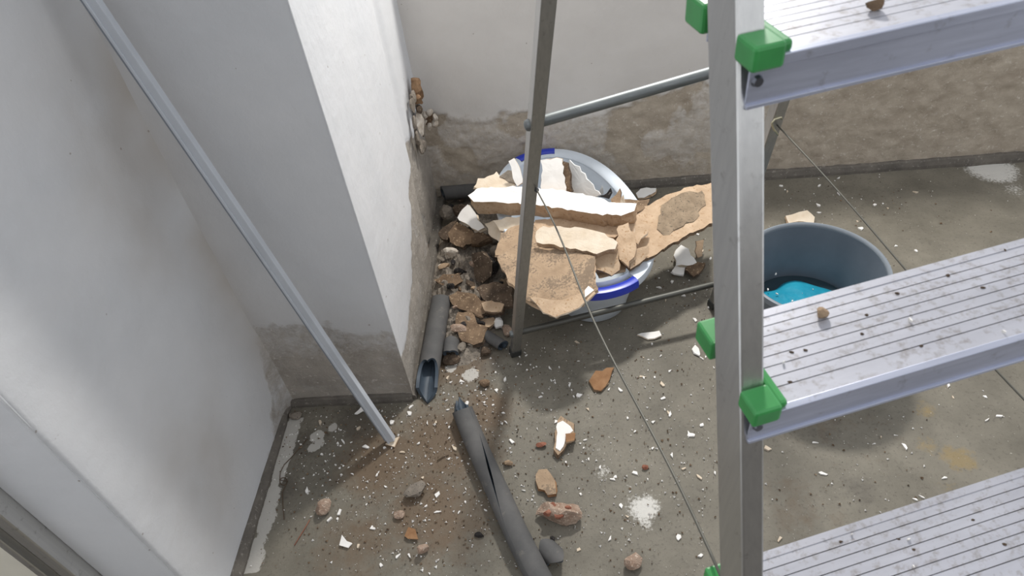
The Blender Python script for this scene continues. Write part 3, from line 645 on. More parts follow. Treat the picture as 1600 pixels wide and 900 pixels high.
for nm, lb, poly, tri, th, mt, sd in (
    ('plaster_shard', 'upright tan plaster shard in the middle of the basin heap beside the jutting board', [(966, 352), (982, 348), (992, 372), (994, 395), (980, 416), (966, 405), (964, 375)], [(966, 350, .272), (990, 372, .265), (978, 415, .235)], .010, ('tan', 'tan'), 111),
    ('plaster_shard', 'small tan triangle of plaster leaning on the jutting board', [(992, 352), (1016, 350), (1010, 366), (998, 380), (988, 374)], [(992, 352, .262), (1016, 352, .258), (998, 380, .245)], .008, ('tan', 'cream_p'), 112),
    ('plaster_shard', 'narrow tan shard standing at the near rim right of the blue grip', [(990, 388), (1012, 382), (1013, 396), (1000, 414), (986, 420), (984, 404)], [(990, 388, .250), (1012, 384, .248), (988, 418, .222)], .009, ('tan', 'tan_d'), 113),
    ('plaster_shard', 'tan plaster shard with rough broken foot just above the blue grip', [(928, 402), (945, 394), (967, 392), (968, 422), (958, 430), (930, 422)], [(930, 402, .248), (966, 394, .252), (950, 428, .222)], .012, ('tan', 'tan_d'), 114),
    ('plaster_shard', 'white painted panel propped at the far end of the heap', [(846, 250), (876, 248), (880, 262), (884, 300), (846, 300)], [(848, 250, .335), (878, 250, .335), (865, 300, .262)], .010, ('white', 'tan'), 115),
    ('plaster_shard', 'dark brown strip of plaster next to the propped white panel', [(874, 252), (888, 257), (893, 300), (878, 300)], [(876, 252, .330), (889, 257, .330), (884, 300, .258)], .010, ('brown', 'brown_d'), 116),
    ('plaster_shard', 'smooth grey-white triangular panel leaning inside the far end of the basin', [(889, 252), (904, 262), (938, 306), (893, 306)], [(890, 252, .315), (905, 264, .305), (915, 306, .245)], .006, ('greywhite', 'greywhite'), 117),
    ('plaster_shard', 'thin white flake standing on edge near the ladder leg', [(796, 253), (804, 249), (812, 262), (818, 285), (810, 292), (800, 272)], [(797, 253, .335), (808, 256, .33), (812, 290, .280)], .006, ('white', 'cream_p'), 118),
    ('plaster_shard', 'cream plaster flat at the far left of the heap with a torn tip', [(742, 293), (748, 280), (770, 272), (776, 268), (780, 275), (806, 288), (810, 298), (760, 297)], [(745, 290, .262), (806, 290, .265), (775, 272, .275)], .012, ('cream_p', 'cream_p'), 119),
    ('plaster_shard', 'grey crumbly plaster shard behind the cream flat', [(782, 274), (792, 265), (802, 268), (806, 288), (795, 285)], [(782, 274, .278), (804, 268, .290), (800, 288, .268)], .012, ('grey_m', 'brown'), 120),
    ('plaster_shard', 'small white shard standing inside the right side of the basin', [(938, 300), (942, 290), (944, 303), (938, 308)], [(938, 300, .20), (944, 296, .21), (941, 308, .17)], .005, ('white', 'white'), 121),
    ('plaster_shard', 'dark grey shard lying inside the right side of the basin', [(936, 308), (954, 296), (958, 300), (952, 310)], [(936, 308, .19), (954, 297, .20), (952, 310, .18)], .006, ('black', 'black'), 122),
    ('plaster_shard', 'brown pointed shard standing at the right end of the white slab', [(955, 312), (966, 294), (969, 302), (968, 322), (958, 320)], [(956, 312, .27), (967, 296, .30), (962, 320, .26)], .006, ('tan', 'brown'), 123),
    ('plaster_shard', 'pale pointed shard at the tip of the white slab', [(968, 318), (975, 303), (977, 318), (972, 324)], [(968, 318, .275), (975, 304, .30), (973, 324, .268)], .005, ('cream_p', 'cream_p'), 124),
    ('plaster_shard', 'flat brown plaster piece on the far right rim of the basin', [(975, 312), (1015, 312), (1012, 322), (995, 332), (980, 330)], [(978, 314, .238), (1014, 314, .232), (990, 330, .24)], .010, ('brown', 'brown'), 125),
    ('plaster_shard', 'small white fragment on the folded edge beside the blue grip', [(912, 455), (922, 448), (926, 452), (916, 462)], [(912, 455, .258), (924, 449, .258), (916, 462, .253)], .006, ('white', 'cream_p'), 126),
    ('plaster_shard', 'white plaster chunk lying on the dark rubble left of the basin', [(713, 340), (722, 326), (732, 321), (742, 330), (748, 342), (756, 354), (748, 362), (738, 356), (728, 350)], [(714, 340, .13), (745, 332, .15), (746, 360, .12)], .022, ('white', 'cream_p'), 127),
    ('plaster_shard', 'cream plaster chunk wedged between basin side and ladder leg', [(758, 348), (776, 342), (806, 362), (804, 376), (790, 386), (776, 376), (762, 366)], [(758, 348, .17), (804, 360, .19), (785, 384, .15)], .02, ('cream_p', 'tan'), 128),
    ('plaster_shard', 'tan plaster wedge under the long white slab at its left end', [(770, 345), (800, 338), (830, 342), (838, 360), (810, 362), (780, 358)], [(770, 345, .21), (835, 345, .23), (800, 362, .20)], .014, ('cream_p', 'tan'), 129),
    ('damp_plaster', 'round brown plaster plate lying on the rubble by the pillar', [(700, 365), (712, 348), (728, 352), (742, 364), (741, 378), (722, 386), (704, 380)], [(700, 365, .085), (740, 362, .10), (720, 384, .07)], .022, ('brown', 'brown_d'), 131),
    ('damp_plaster', 'dark pointed plaster piece resting against the round brown plate', [(683, 364), (700, 350), (714, 343), (706, 366), (700, 374), (686, 370)], [(684, 364, .06), (710, 346, .075), (700, 374, .06)], .018, ('brown_d', 'brown_d'), 132),
    ('damp_plaster', 'dark brown slab standing upright in the middle of the left rubble', [(738, 398), (752, 392), (764, 402), (766, 432), (756, 442), (742, 438)], [(740, 400, .115), (764, 404, .12), (752, 440, .05)], .016, ('brown_d', 'brown_d'), 133),
    ('damp_plaster', 'brown fragment lying at the pillar foot above the foam tube', [(680, 438), (692, 430), (718, 428), (724, 440), (708, 448), (688, 446)], [(682, 438, .045), (720, 432, .055), (704, 448, .04)], .02, ('brown', 'brown_d'), 134),
    ('damp_plaster', 'wide dusty brown slab left of the ladder leg foot', [(702, 462), (716, 455), (742, 458), (752, 470), (786, 478), (788, 488), (744, 492), (724, 486), (708, 474)], [(704, 462, .06), (786, 482, .062), (730, 488, .045)], .018, ('brown', 'brown_d'), 135),
    ('damp_plaster', 'dark brown slab tucked behind the ladder leg', [(744, 448), (770, 440), (800, 446), (800, 478), (786, 480), (754, 468)], [(745, 448, .075), (798, 446, .085), (786, 478, .07)], .016, ('brown_d', 'brown_d'), 136),
    ('damp_plaster', 'tan brown slab with blunt foot lying lowest of the left rubble', [(716, 488), (738, 486), (742, 502), (760, 512), (756, 534), (738, 540), (716, 528), (712, 508)], [(716, 488, .048), (758, 512, .04), (735, 538, .034)], .02, ('brown', 'brown_d'), 137),
    ('damp_plaster', 'pale tan flat fragment resting on the brown slab near the leg', [(752, 474), (768, 470), (788, 476), (784, 486), (758, 486)], [(752, 474, .072), (788, 476, .078), (770, 486, .066)], .008, ('tan', 'tan_d'), 138),
    ('damp_plaster', 'small orange tan fragment between foam scrap and ladder leg', [(750, 498), (770, 494), (774, 506), (762, 512), (752, 508)], [(750, 498, .03), (772, 496, .03), (762, 512, .026)], .014, ('tan', 'tan_d'), 139),
    ('floor_plaster', 'white plaster chunk on the floor below the jutting board', [(1054, 398), (1062, 383), (1076, 390), (1088, 410), (1074, 416), (1056, 414)], [(1055, 398, .035), (1085, 400, .035), (1066, 416, .022)], .02, ('white', 'cream_p'), 141),
    ('floor_plaster', 'small white wedge at the foot of the white chunk below the board', [(1048, 424), (1056, 414), (1072, 418), (1070, 428), (1052, 428)], [(1048, 424, .015), (1070, 420, .015), (1058, 428, .013)], .012, ('white', 'white'), 142),
    ('floor_plaster', 'brown fragment leaning beside the white chunk on the floor', [(1070, 420), (1088, 408), (1104, 410), (1092, 428), (1082, 432)], [(1072, 420, .02), (1100, 410, .026), (1086, 430, .016)], .012, ('brown', 'brown_d'), 143),
    ('floor_plaster', 'tan upright fragment near the ladder rail below the jutting board', [(1088, 378), (1098, 374), (1096, 400), (1088, 402)], [(1088, 378, .05), (1098, 376, .05), (1092, 402, .012)], .008, ('tan', 'brown'), 144),
    ('floor_plaster', 'white flat plaster piece near the back wall behind the basin', [(994, 302), (1002, 294), (1026, 293), (1024, 300), (1008, 308), (996, 309)], [(994, 302, .018), (1026, 294, .02), (1006, 309, .014)], .014, ('white', 'tan'), 145),
    ('floor_plaster', 'pale yellow plaster piece on the floor behind the grey tub', [(1229, 337), (1260, 328), (1274, 340), (1270, 347), (1232, 347)], [(1230, 338, .018), (1270, 334, .018), (1250, 347, .014)], .014, ('cream_p', 'tan'), 146),
    ('floor_plaster', 'orange brown plaster triangle on the floor crossed by the cord', [(923, 596), (932, 580), (958, 573), (953, 590), (940, 612), (926, 608)], [(923, 596, .008), (955, 575, .010), (938, 612, .008)], .008, ('orange', 'brown'), 147),
    ('floor_plaster', 'rounded tan plaster flat touching the brick and mortar lump', [(834, 742), (842, 731), (854, 731), (866, 752), (870, 770), (858, 774), (842, 762)], [(836, 742, .016), (860, 736, .018), (858, 772, .014)], .014, ('tan_d', 'orange'), 149),
    ('floor_plaster', 'reddish brown flat fragment lying left of the long foam tube', [(629, 836), (640, 821), (650, 828), (652, 843), (638, 842)], [(630, 836, .01), (650, 826, .012), (644, 843, .01)], .008, ('orange', 'brown'), 150),
    ('floor_plaster', 'bright white triangle of plaster near the bottom left of the floor', [(530, 852), (534, 838), (551, 848), (544, 856)], [(530, 852, .006), (536, 839, .007), (548, 852, .006)], .006, ('white', 'white'), 151),
    ('floor_plaster', 'white pointed flake in the pillar shade near the trunking', [(552, 646), (566, 633), (568, 642), (558, 646)], [(552, 646, .006), (567, 634, .008), (564, 645, .006)], .004, ('white', 'white'), 152),
    ('floor_plaster', 'cream flake pinned at the foot of the trunking', [(604, 692), (622, 682), (618, 696), (608, 698)], [(604, 692, .005), (621, 684, .006), (612, 698, .005)], .004, ('cream_p', 'tan'), 153),
    ('floor_plaster', 'long thin white chip beside the basin shadow under the lower brace', [(996, 524), (1010, 518), (1032, 517), (1032, 526), (1014, 529)], [(996, 524, .006), (1030, 518, .008), (1014, 529, .006)], .005, ('white', 'cream_p'), 154),
    ('floor_plaster', 'jagged white chip near the left ladder rail behind the green clip', [(1080, 546), (1088, 538), (1094, 552), (1092, 556)], [(1080, 546, .005), (1088, 540, .006), (1092, 556, .005)], .004, ('white', 'white'), 155),
):
    slab(nm, lb, poly, tri, th, mt, sd)

fpz = [(870, 660, .024), (897, 668, .022), (870, 708, .018)]
fpc = slab('floor_plaster', 'tan plaster piece with white painted face in the middle of the floor', [(871, 657), (877, 649), (896, 662), (899, 684), (886, 693), (873, 711), (865, 702)], fpz, .018, ('tan_d', 'brown'), 148, jit=.002)
o = slab('painted_face', None, [(871, 660), (878, 657), (890, 665), (896, 673), (885, 683), (882, 690), (876, 705), (868, 700)], [(a_, b_, z_+.0022) for a_, b_, z_ in fpz], .003, ('white', 'white'), 149, parent=fpc, jit=.002, uneven=.001)
o.location = Vector(o.location) - fpc.location; o['label'] = 'white painted face of the piece'

# ------------------------------------------------------------------ rubble bed and lumps
def mound(name, poly_c, rx, ry, hgt, mat, label):
    n_ = 110; g = np.linspace(-1, 1, n_); X, Y = np.meshgrid(g, g); R2 = X**2+Y**2
    hh = hgt*np.clip(1-R2, 0, 1)**.6*(.35+1.1*fbm(X*rx*30, Y*ry*30, 90)) + .022*(fbm(X*rx*110, Y*ry*110, 91, 3)-.5)*np.clip((1-R2)*4, 0, 1) - .006
    vs = np.stack([X*rx, Y*ry, hh], -1).reshape(-1, 3); i = np.arange(n_*n_).reshape(n_, n_)
    fs = np.stack([i[:-1, :-1], i[:-1, 1:], i[1:, 1:], i[1:, :-1]], -1).reshape(-1, 4)
    cen = (vs[fs].mean(1)); keep = (cen[:, 0]/rx)**2+(cen[:, 1]/ry)**2 < 1
    mb = MB(); mb.add(vs, [tuple(q) for q in fs[keep]]); o = mb.build(name, mat); o.location = (*poly_c, 0)
    return tag(o, label, 'rubble', None, 'stuff')
mound('rubble', (-.305, 1.66), .125, .40, .055, M['grey_m'], 'loose grey brown rubble heaped between pillar and basin')

def lump(name, label, px, py, size, mat, seed, cat, z=0.0, rz_=0.0, group=None, n_=2, cuts=8):
    V, F = rough_ball((0, 0, 0), size, seed, n_, cuts=cuts); V = V - np.array([0, 0, V[:, 2].min()])
    c, s_ = math.cos(rz_), math.sin(rz_); V = V@np.array([[c, s_, 0], [-s_, c, 0], [0, 0, 1]])
    p = fp(px, py, z); mb = MB(); mb.add(V, F); o = mb.build(name, mat); o.location = (p[0], p[1], z-.0015)
    return tag(o, label, cat, group)
lump('stone', 'dark and pale grey stone lying left of the long foam tube', 652, 770, (.034, .020, .020), M['grey_m'], 201, 'stone', rz_=.6)
lump('mortar_lump', 'pinkish mortar lump near the left wall corner', 508, 796, (.024, .020, .018), M['pink'], 202, 'mortar lump', rz_=.8)
lump('stone', 'small pink stone between the grey stone and the reddish fragment', 624, 806, (.016, .012, .010), M['pink'], 203, 'stone')
lump('stone', 'small pale stone at the bottom of the floor left of the foam tube', 662, 862, (.015, .015, .018), M['pink'], 204, 'stone')
lump('stone', 'pale grey stone in the shaded corner by the pillar foot', 463, 651, (.018, .016, .012), M['grey_m'], 205, 'stone')
lump('stone', 'crumbly pink brown stone at the bottom edge below the white powder patch', 989, 882, (.022, .020, .020), M['pink'], 206, 'stone')
lump('pebble', 'small red brick pebble on the floor beside the cord', 1008, 731, (.009, .008, .008), M['brick'], 207, 'pebble')
lump('pebble', 'small brown red pebble left of the white faced plaster piece', 846, 697, (.015, .008, .008), M['brick'], 208, 'pebble')
lump('pebble', 'dark grey pebble right of the long foam tube slit, near its middle', 749, 837, (.012, .008, .007), M['black'], 209, 'pebble')
lump('mortar_lump', 'brown crumbly lump on the floor below the ladder leg rubble', 756, 602, (.020, .012, .012), M['brown'], 210, 'mortar lump')
lump('mortar_lump', 'tan crumb lump right of the long foam tube slit', 793, 726, (.016, .010, .009), M['tan_d'], 211, 'mortar lump')
lump('mortar_lump', 'brown lump lying under the short dark foam scrap', 706, 566, (.032, .018, .018), M['brown_d'], 212, 'mortar lump')
lump('mortar_lump', 'white mortar lump squeezed between tan fragment and leg foot', 780, 512, (.014, .022, .02), M['white'], 213, 'mortar lump')
lump('mortar_lump', 'black crumbly lump against the left side of the basin', 768, 428, (.036, .03, .045), M['black'], 214, 'mortar lump', z=.03)
lump('mortar_lump', 'small black lump left of the upright dark slab', 722, 432, (.026, .016, .022), M['black'], 215, 'mortar lump', z=.03)
lump('mortar_lump', 'black knob lying on the brown fragment by the pillar', 704, 450, (.014, .014, .014), M['black'], 216, 'mortar lump', z=.048)
lump('mortar_lump', 'brown lump above the round plate in the far rubble', 722, 340, (.035, .025, .03), M['brown_d'], 217, 'mortar lump', z=.04)
lump('mortar_lump', 'grey lump in the far corner of the rubble', 698, 338, (.028, .03, .03), M['grey_m'], 218, 'mortar lump', z=.03)
lump('mortar_lump', 'pale grey lump lying by the pillar side below the dark pointed piece', 706, 400, (.034, .014, .02), M['socket'], 219, 'mortar lump', z=.04, rz_=-.2)
lump('mortar_lump', 'brown lump between the white chunk and the upright dark slab', 750, 386, (.05, .022, .03), M['brown'], 220, 'mortar lump', z=.05)
lump('mortar_lump', 'dark grey lump under the cream chunk at the basin side', 778, 402, (.026, .02, .028), M['grey_m'], 221, 'mortar lump', z=.07)
def zr(px, py):
    p = fp(px, py, .03); q = 1-((p[0]+.305)/.125)**2-((p[1]-1.66)/.40)**2
    return .048*max(0, q)**.6
nr_ = 0; rr_ = random.Random(5)
while nr_ < 46:
    px, py = rr_.uniform(676, 792), rr_.uniform(310, 556); z_ = zr(px, py); p = fp(px, py, z_)
    if p[0] < XP+.03 or (px < 700 and py > 450) or ((p[0]-BC[0])*.958+(p[1]-BC[1])*.287) < -.36 and py < 380: continue
    s_ = rr_.uniform(.007, .017); mt = rr_.choice(['brown', 'brown_d', 'brown_d', 'tan_d', 'grey_m', 'black', 'socket', 'pink'])
    tone = {'brown': 'brown', 'brown_d': 'dark brown', 'tan_d': 'tan', 'grey_m': 'grey', 'black': 'black', 'socket': 'pale', 'pink': 'pinkish'}[mt]
    where = 'near' if py > 430 else 'far'
    lump('rubble_piece', 'small %s rubble piece in the %s half of the heap beside the pillar' % (tone, where), px, py, (s_*rr_.uniform(1, 1.8), s_, s_*.8), M[mt], 900+nr_, 'rubble', z=z_, rz_=rr_.uniform(0, 3), group='%s rubble pieces in the %s heap' % (tone, where), cuts=9)
    nr_ += 1
# brick and mortar lump with brick bits embedded
bl = empty('brick_lump', fp(872, 808), -.1, 'rough mortar lump with red brick bits embedded, on the floor', 'brick lump')
V, F = rough_ball((0, 0, 0), (.056, .034, .030), 231, 3, cuts=9); V = V-np.array([0, 0, V[:, 2].min()]); V[:, 2] += .006*(fbm(V[:, 0]*70, V[:, 1]*70, 5)-.5)
mb = MB(); mb.add(V, F); mb.build('mortar_body', M['pink'], bl)
for k, (x_, y_, r_) in enumerate(((-.022, -.010, .011), (.004, -.012, .013), (-.008, .006, .010), (.024, .002, .009))):
    V, F = rough_ball((x_, y_*1.2, .040), (r_, r_*.8, .009), 240+k, 2); mb = MB(); mb.add(V, F); mb.build('brick_bit', M['brick'], bl)
V, F = rough_ball((.010, .014, .010), (.008, .006, .012), 261, 2)
o = slab('plaster_tip', None, [(886, 678), (898, 678), (898, 690), (886, 692)], [(886, 678, .028), (898, 679, .027), (890, 692, .025)], .008, ('orange', 'tan'), 262); tag(o, 'tan plaster crumb lying on the white faced plaster piece', 'plaster piece')

# ------------------------------------------------------------------ foam pipe insulation
def foam_tube(name, label, path, R, th, slit, cutA, cutB, seed, cat='pipe foam', z0=None, arc=None, n_=44, steps=60):
    """hollow foam sleeve along a path; slit(t) -> (centre angle, half gap); cut(angle) -> trimmed length at each end"""
    path = [np.array(p, float) for p in path]
    seg = [0]+list(np.cumsum([np.linalg.norm(path[i+1]-path[i]) for i in range(len(path)-1)])); L_ = seg[-1]
    def at(s_):
        s_ = min(max(s_, -.2), L_+.2)
        for i in range(len(path)-1):
            if s_ <= seg[i+1] or i == len(path)-2:
                return path[i]+(path[i+1]-path[i])*((s_-seg[i])/(seg[i+1]-seg[i]))
    def smooth_at(s_): return (at(s_-.03)+at(s_)*2+at(s_+.03))/4
    org = path[0].copy(); org[2] = 0
    O, I = [], []
    for j in range(steps+1):
        ro, ri = [], []
        for k in range(n_+1):
            t = j/steps; cen_, half = slit(t); th_ = cen_+half+(2*math.pi-2*half)*k/n_
            s0 = cutA(th_); s1 = L_-cutB(th_); s_ = s0+(s1-s0)*t
            p = smooth_at(s_); tg = smooth_at(s_+.01)-smooth_at(s_-.01); tg /= np.linalg.norm(tg)
            sd = np.cross(tg, [0, 0, 1]); sd /= np.linalg.norm(sd); up = np.cross(sd, tg)
            Rr = R*(1+.03*(float(vnoise(s_*25, th_*1.5, seed))-.5)); dirv = sd*math.cos(th_)+up*math.sin(th_)
            ro.append(p+dirv*Rr-org); ri.append(p+dirv*(Rr-th)-org)
        O.append(ro); I.append(ri)
    w_ = n_+1; vs = [q for r_ in O for q in r_]+[q for r_ in I for q in r_]; off = (steps+1)*w_; fs = []; mi = []
    for j in range(steps):
        for k in range(n_):
            fs.append((j*w_+k, j*w_+k+1, (j+1)*w_+k+1, (j+1)*w_+k)); mi.append(0)
            fs.append((off+j*w_+k, off+(j+1)*w_+k, off+(j+1)*w_+k+1, off+j*w_+k+1)); mi.append(1)
        for k in (0, n_):
            q = (j*w_+k, (j+1)*w_+k, off+(j+1)*w_+k, off+j*w_+k); fs.append(q if k == 0 else q[::-1]); mi.append(1)
    for j in (0, steps):
        for k in range(n_):
            q = (j*w_+k, j*w_+k+1, off+j*w_+k+1, off+j*w_+k); fs.append(q[::-1] if j == 0 else q); mi.append(1)
    mb = MB(); mb.add(vs, fs, mi); o = mb.build(name, [M['foam'], M['foam_in']], None, smooth=True, angle=45); o.location = org
    return tag(o, label, cat)
UPA = math.pi/2
Rf = .030
a = fp(690, 466, Rf+.012); b = fp(668, 590, Rf); b2 = fp(665, 622, Rf)
foam_tube('pipe_foam', 'grey foam pipe sleeve with gouged open end lying along the pillar foot', [a, (a+b)/2, b, b2], Rf, .009,
          lambda t: (math.pi*1.5, .015), lambda th: .012*max(0, math.cos(th-UPA)), lambda th: .002+.105*max(0, math.cos(th-UPA-.1))**.7 + .035*(abs(math.cos(th))), 5)
p2 = [fp(722, 640, .026), fp(742, 690, .027), fp(770, 752, .028), fp(806, 832, .028), fp(836, 892, .028), fp(872, 960, .028)]
foam_tube('pipe_foam', 'long grey foam pipe sleeve split along its length, lying across the floor', p2, .0275, .009,
          lambda t: (2.25-1.5*min(1, max(0, (t-.14)/.5)), .004+.10*math.exp(-((t-.36)/.12)**2)), lambda th: -.05*max(0, math.cos(th-UPA-.2-math.pi))**6 + .02*max(0, math.cos(th-UPA)), lambda th: 0.0, 9)
foam_tube('pipe_foam_flap', 'pointed torn foam flap at the upper tip of the long split sleeve', [fp(728, 655, .020), fp(716, 615, .018)], .017, .006,
          lambda t: (UPA, .6+1.0*t), lambda th: 0, lambda th: .045*abs(math.cos(th)), 10, n_=16, steps=16)
foam_tube('pipe_foam_scrap', 'curved dark foam scrap lying right of the long split sleeve', [fp(846, 852, .006), fp(880, 884, .006)], .026, .008,
          lambda t: (math.pi*1.5, 1.45), lambda th: .020*abs(math.cos(th))**1.5, lambda th: .026*abs(math.cos(th))**1.5, 11, n_=24, steps=24)
foam_tube('pipe_foam_scrap', 'short blue grey foam scrap lying between sleeve and brown slab', [fp(706, 532, .03), fp(704, 556, .028)], .022, .008,
          lambda t: (math.pi*1.5, 1.2), lambda th: .004*abs(math.cos(th)), lambda th: .008*abs(math.cos(th)), 12, n_=24, steps=16)
foam_tube('pipe_foam_scrap', 'short dark foam piece lying at the ladder leg foot', [fp(756, 522, .022), fp(786, 540, .018)], .017, .007,
          lambda t: (math.pi*1.5, .2), lambda th: .006*math.cos(th), lambda th: .006*math.cos(th), 13, n_=24, steps=16)
foam_tube('pipe_foam_scrap', 'black foam piece lying in the far corner against the back wall', [fp(692, 302, .045), fp(752, 297, .045)], .026, .009,
          lambda t: (math.pi*1.5, .3), lambda th: .01*math.cos(th), lambda th: .01*math.cos(th), 14, n_=24, steps=20)
lump('foam_crumb', 'tiny black foam crumb at the tip of the curved scrap', 863, 845, (.008, .010, .008), M['black'], 280, 'foam crumb')

# ------------------------------------------------------------------ wires and twigs on the floor
def floor_wire(name, label, pts, r_, mat, cat):
    P = [fp(a_, b_, r_+.001) for a_, b_ in pts]; o0 = P[0].copy(); o0[2] = 0
    mb = MB(); mb.tube([p-o0 for p in P], r_, 6); o = mb.build(name, mat, None, smooth=True); o.location = o0; return tag(o, label, cat)
loop = [(443+6*math.cos(t*.7), 752+6*math.sin(t*.7)) for t in range(10)]
floor_wire('wire', 'thin rusty wire with a small loop lying by the left wall', [(480, 686), (466, 702), (454, 716), (444, 726), (438, 738), (437, 750)]+loop+[(441, 770), (442, 790), (444, 812)], .0011, M['rust'], 'wire')
floor_wire('twig', 'short reddish twig on the floor below the pinkish lump', [(484, 812), (476, 826), (466, 842), (460, 852)], .0012, M['brick'], 'twig')
floor_wire('twig', 'thin brown twig left of the long foam sleeve', [(683, 720), (692, 714), (701, 711)], .0014, M['rust'], 'twig')

# ------------------------------------------------------------------ paint flakes
FL = [(560, 668), (536, 690), (572, 698), (612, 660), (629, 708), (640, 646), (668, 660), (642, 636), (700, 590), (722, 596), (758, 632), (730, 630), (745, 580), (790, 592), (776, 610),
      (726, 765), (710, 700), (768, 728), (684, 772), (684, 800), (682, 660), (700, 640), (590, 740), (602, 760), (660, 745), (582, 826), (640, 868), (622, 868), (560, 852), (480, 766), (515, 812), (530, 800), (500, 660),
      (800, 690), (860, 575), (830, 570), (902, 534), (890, 600), (870, 660), (905, 618), (920, 640), (845, 620), (790, 660), (786, 645), (1005, 588), (1046, 580), (1047, 646), (1036, 622), (1045, 644), (970, 607), (951, 608),
      (1006, 590), (1035, 600), (1097, 664), (1080, 680), (1022, 660), (1005, 560), (1076, 677), (1052, 712), (1116, 740), (1068, 732), (957, 750), (942, 730), (992, 740), (980, 805), (970, 790), (962, 745),
      (1020, 700), (1092, 745), (1094, 868), (953, 842), (1060, 840), (905, 860), (770, 745), (1068, 462), (1085, 500), (1040, 470), (1096, 560), (1108, 480), (1220, 290), (1228, 300), (1278, 320), (1366, 320), (1308, 277),
      (1386, 326), (1280, 332), (1310, 303), (1280, 290), (1340, 346), (1345, 357), (1432, 392), (1400, 385), (1430, 300), (1482, 602), (1542, 656), (1540, 620), (1488, 620), (1560, 650), (1365, 695), (1400, 682), (1374, 684), (1274, 693), (1412, 698), (1476, 748), (1220, 845),
      (1244, 865), (1430, 780), (1440, 776), (1200, 700), (1286, 740), (1090, 366), (1110, 404), (1100, 392), (1030, 450), (1050, 440)]
def region(px, py):
    for c_, l_, g_ in ((px > 1195 and py < 480, 'small white paint flake on the floor behind or beside the grey tub', 'flakes by the grey tub'),
                       (px > 1195, 'small white paint flake on the floor under the ladder treads', 'flakes under the treads'),
                       (px > 1015 and py < 480, 'small white paint flake on the floor below the jutting tan board', 'flakes below the jutting board'),
                       (px > 800 and py < 640, 'small white paint flake on the floor around the basin shadow', 'flakes by the basin shadow'),
                       (px > 800, 'small white paint flake on open floor near the powder patch', 'flakes near the powder patch'),
                       (px < 560 or (px < 640 and py < 720), 'small white paint flake on the floor in the walled corner near the trunking', 'flakes in the walled corner'),
                       (px < 725, 'small white paint flake on brown dirt left of the long split foam sleeve', 'flakes left of the foam sleeve')):
        if c_: return l_, g_
    return 'small white paint flake between the long split foam sleeve and ladder leg shadow', 'flakes right of the foam sleeve'
def flake(px, py, s_, seed, mat, label, group, cat, z=0.0015, name='paint_flake'):
    rg = np.random.default_rng(seed); m_ = rg.integers(5, 8); an = np.sort(rg.uniform(0, 2*math.pi, m_)); el = rg.uniform(.3, .8); ro = rg.uniform(0, 3.14)
    pts = []
    for a_ in an:
        r_ = s_*rg.uniform(.7, 1.1); x_, y_ = r_*math.cos(a_), r_*el*math.sin(a_); pts.append((x_*math.cos(ro)-y_*math.sin(ro), x_*math.sin(ro)+y_*math.cos(ro)))
    tl = rg.uniform(-.15, .15, 2); h = .0018
    vs = [(x_, y_, h+.0006+abs(tl[0])*s_+tl[0]*x_+tl[1]*y_) for x_, y_ in pts]+[(x_, y_, max(-.001, -.001)) for x_, y_ in pts]; m_ = len(pts)
    fs = [tuple(range(m_)), tuple(reversed(range(m_, 2*m_)))]+[(k, m_+k, m_+(k+1) % m_, (k+1) % m_) for k in range(m_)]
    mb = MB(); mb.add(vs, fs); o = mb.build(name, mat); p = fp(px, py, z); o.location = (p[0], p[1], z-.0015); return tag(o, label, cat, group)
for i, (px, py) in enumerate(FL):
    flake(px, py, rnd.uniform(.006, .0115), 500+i, M['white'] if i % 4 else M['cream_p'], *region(px, py), 'paint flake')
for i in range(120):
    if i < 75: px, py = rnd.gauss(680, 110), rnd.gauss(690, 110)
    else: px, py = rnd.gauss(960, 130), rnd.gauss(600, 110)
    p = fp(px, py)
    if p[0] < XL+.03 or (p[0] < XP+.04 and p[1] > YP-.02) or p[1] > 1.33 or py > 895 or px > 1400: continue
    flake(px, py, rnd.uniform(.003, .0055), 800+i, M['white'], *region(px, py), 'paint flake')
def crumbs(name, label, N, mat, smin, smax, seed, regions):
    rg = np.random.default_rng(seed); vs = []; fs = []; c = 0
    tet = np.array([(1, 0, -.3), (-.6, .8, -.3), (-.5, -.9, -.3), (.1, .0, .8)])
    wts = np.array([r_[4] for r_ in regions], float); wts /= wts.sum()
    while c < N:
        r_ = regions[rg.choice(len(regions), p=wts)]; p = fp(rg.normal(r_[0], r_[2]), rg.normal(r_[1], r_[3]))
        if p[0] < XL+.02 or (p[0] < XP+.015 and p[1] > YP-.015) or p[1] > YB-.02 or p[1] < .2 or p[0] > 1.8: continue
        if (p[0]-KC[0])**2+(p[1]-KC[1])**2 < KB**2: continue
        s_ = smin+(smax-smin)*rg.random()**2.5; a_ = rg.uniform(0, 6.28); t_ = tet*(s_*rg.uniform(.5, 1.3, 3)); t_ = t_@np.array([[math.cos(a_), math.sin(a_), 0], [-math.sin(a_), math.cos(a_), 0], [0, 0, 1]])
        t_ = t_+np.array([p[0], p[1], .0012+s_*.2]); b_ = len(vs); vs += t_.tolist(); fs += [(b_, b_+1, b_+3), (b_+1, b_+2, b_+3), (b_+2, b_, b_+3), (b_+2, b_+1, b_)]; c += 1
    mb = MB(); mb.add(vs, fs); o = mb.build(name, mat); return tag(o, label, 'crumbs', None, 'stuff')
RG = [(620, 720, 110, 90, 3), (720, 640, 90, 70, 3), (470, 700, 60, 60, 1), (720, 480, 50, 80, 2), (950, 600, 120, 80, 2), (1060, 440, 60, 50, 1), (700, 820, 120, 60, 2), (1000, 760, 90, 70, 1.5), (1300, 700, 120, 90, .8), (1300, 320, 130, 40, .8)]
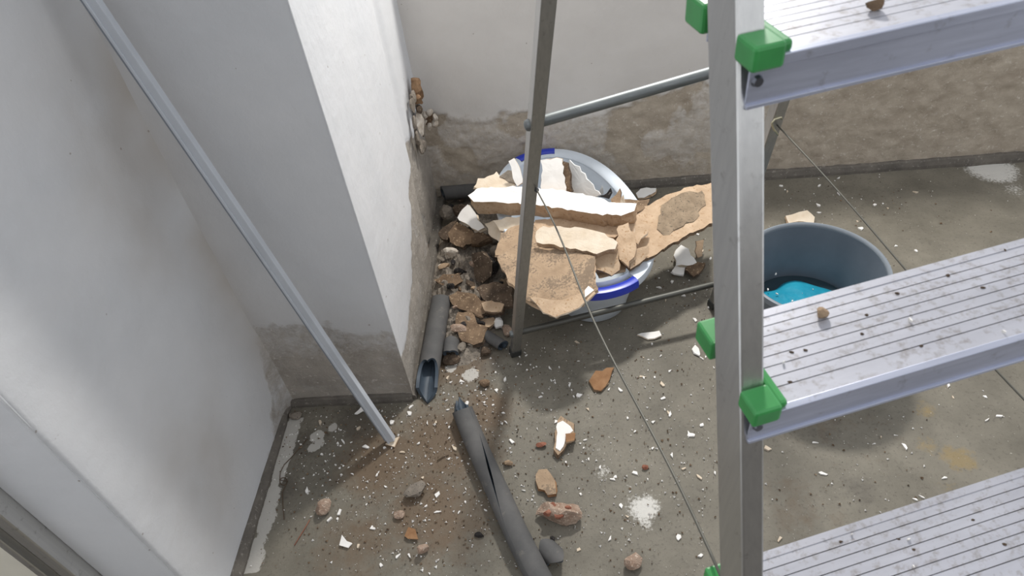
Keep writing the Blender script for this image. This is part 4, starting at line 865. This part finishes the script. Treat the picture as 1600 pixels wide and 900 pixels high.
crumbs('white_crumbs', 'fine white plaster crumbs strewn over the floor', 2200, M['white'], .0010, .0042, 1, RG)
crumbs('brown_crumbs', 'fine brown plaster grit strewn over the floor', 2400, M['brown'], .0010, .0042, 2, RG)
crumbs('dark_crumbs', 'fine dark grit strewn over the floor', 900, M['brown_d'], .0009, .0030, 3, RG)

# crumbs on the treads
LZ = lambda k: ZS[k]+.0006
lump('plaster_crumb', 'tan plaster crumb lying on the middle ladder tread', 1283, 492, (.0060, .0052, .0052), M['tan_d'], 290, 'crumb', z=LZ(4))
lump('plaster_crumb', 'brown plaster crumb lying on the top visible ladder tread', 1365, 14, (.0060, .0055, .0050), M['brown'], 291, 'crumb', z=LZ(5))
for i, (px, py, k) in enumerate(((1237, 550, 4), (1259, 546, 4), (1402, 458, 4), (1482, 430, 4), (1536, 449, 4), (1440, 540, 4), (1355, 492, 4), (1347, 521, 4), (1570, 390, 4), (1234, 596, 4), (1520, 812, 3), (1314, 846, 3), (1428, 858, 3), (1404, 842, 3), (1570, 850, 3))):
    lump('dirt_speck', 'tiny dark dirt speck stuck on the %s ladder tread' % ('middle' if k == 4 else 'lowest visible'), px, py, (.0024, .0020, .0012), M['brown_d'], 700+i, 'dirt speck', z=LZ(k), group='dark specks on the %s tread' % ('middle' if k == 4 else 'lowest'), n_=1)
for i, (px, py, k) in enumerate(((1226, 567, 4), (1333, 836, 3), (1420, 842, 3), (1426, 886, 3), (1568, 518, 4), (1422, 500, 4))):
    flake(px, py, .0022, 740+i, M['white'], 'tiny white chip lying on the %s ladder tread' % ('middle' if k == 4 else 'lowest visible'), 'white chips on the %s tread' % ('middle' if k == 4 else 'lowest'), 'paint chip', z=LZ(k)+.001, name='paint_chip')
for i, (px, py) in enumerate(((1255, 458), (1238, 470), (1200, 452), (1214, 459), (1212, 428), (1270, 452))):
    p = fp(px, py, zw+.03); flake(px, py, .0042, 760+i, M['white'], 'white plaster chip floating on the wet turquoise cloth', 'chips in the tub', 'paint chip', z=zw+.030, name='paint_chip')
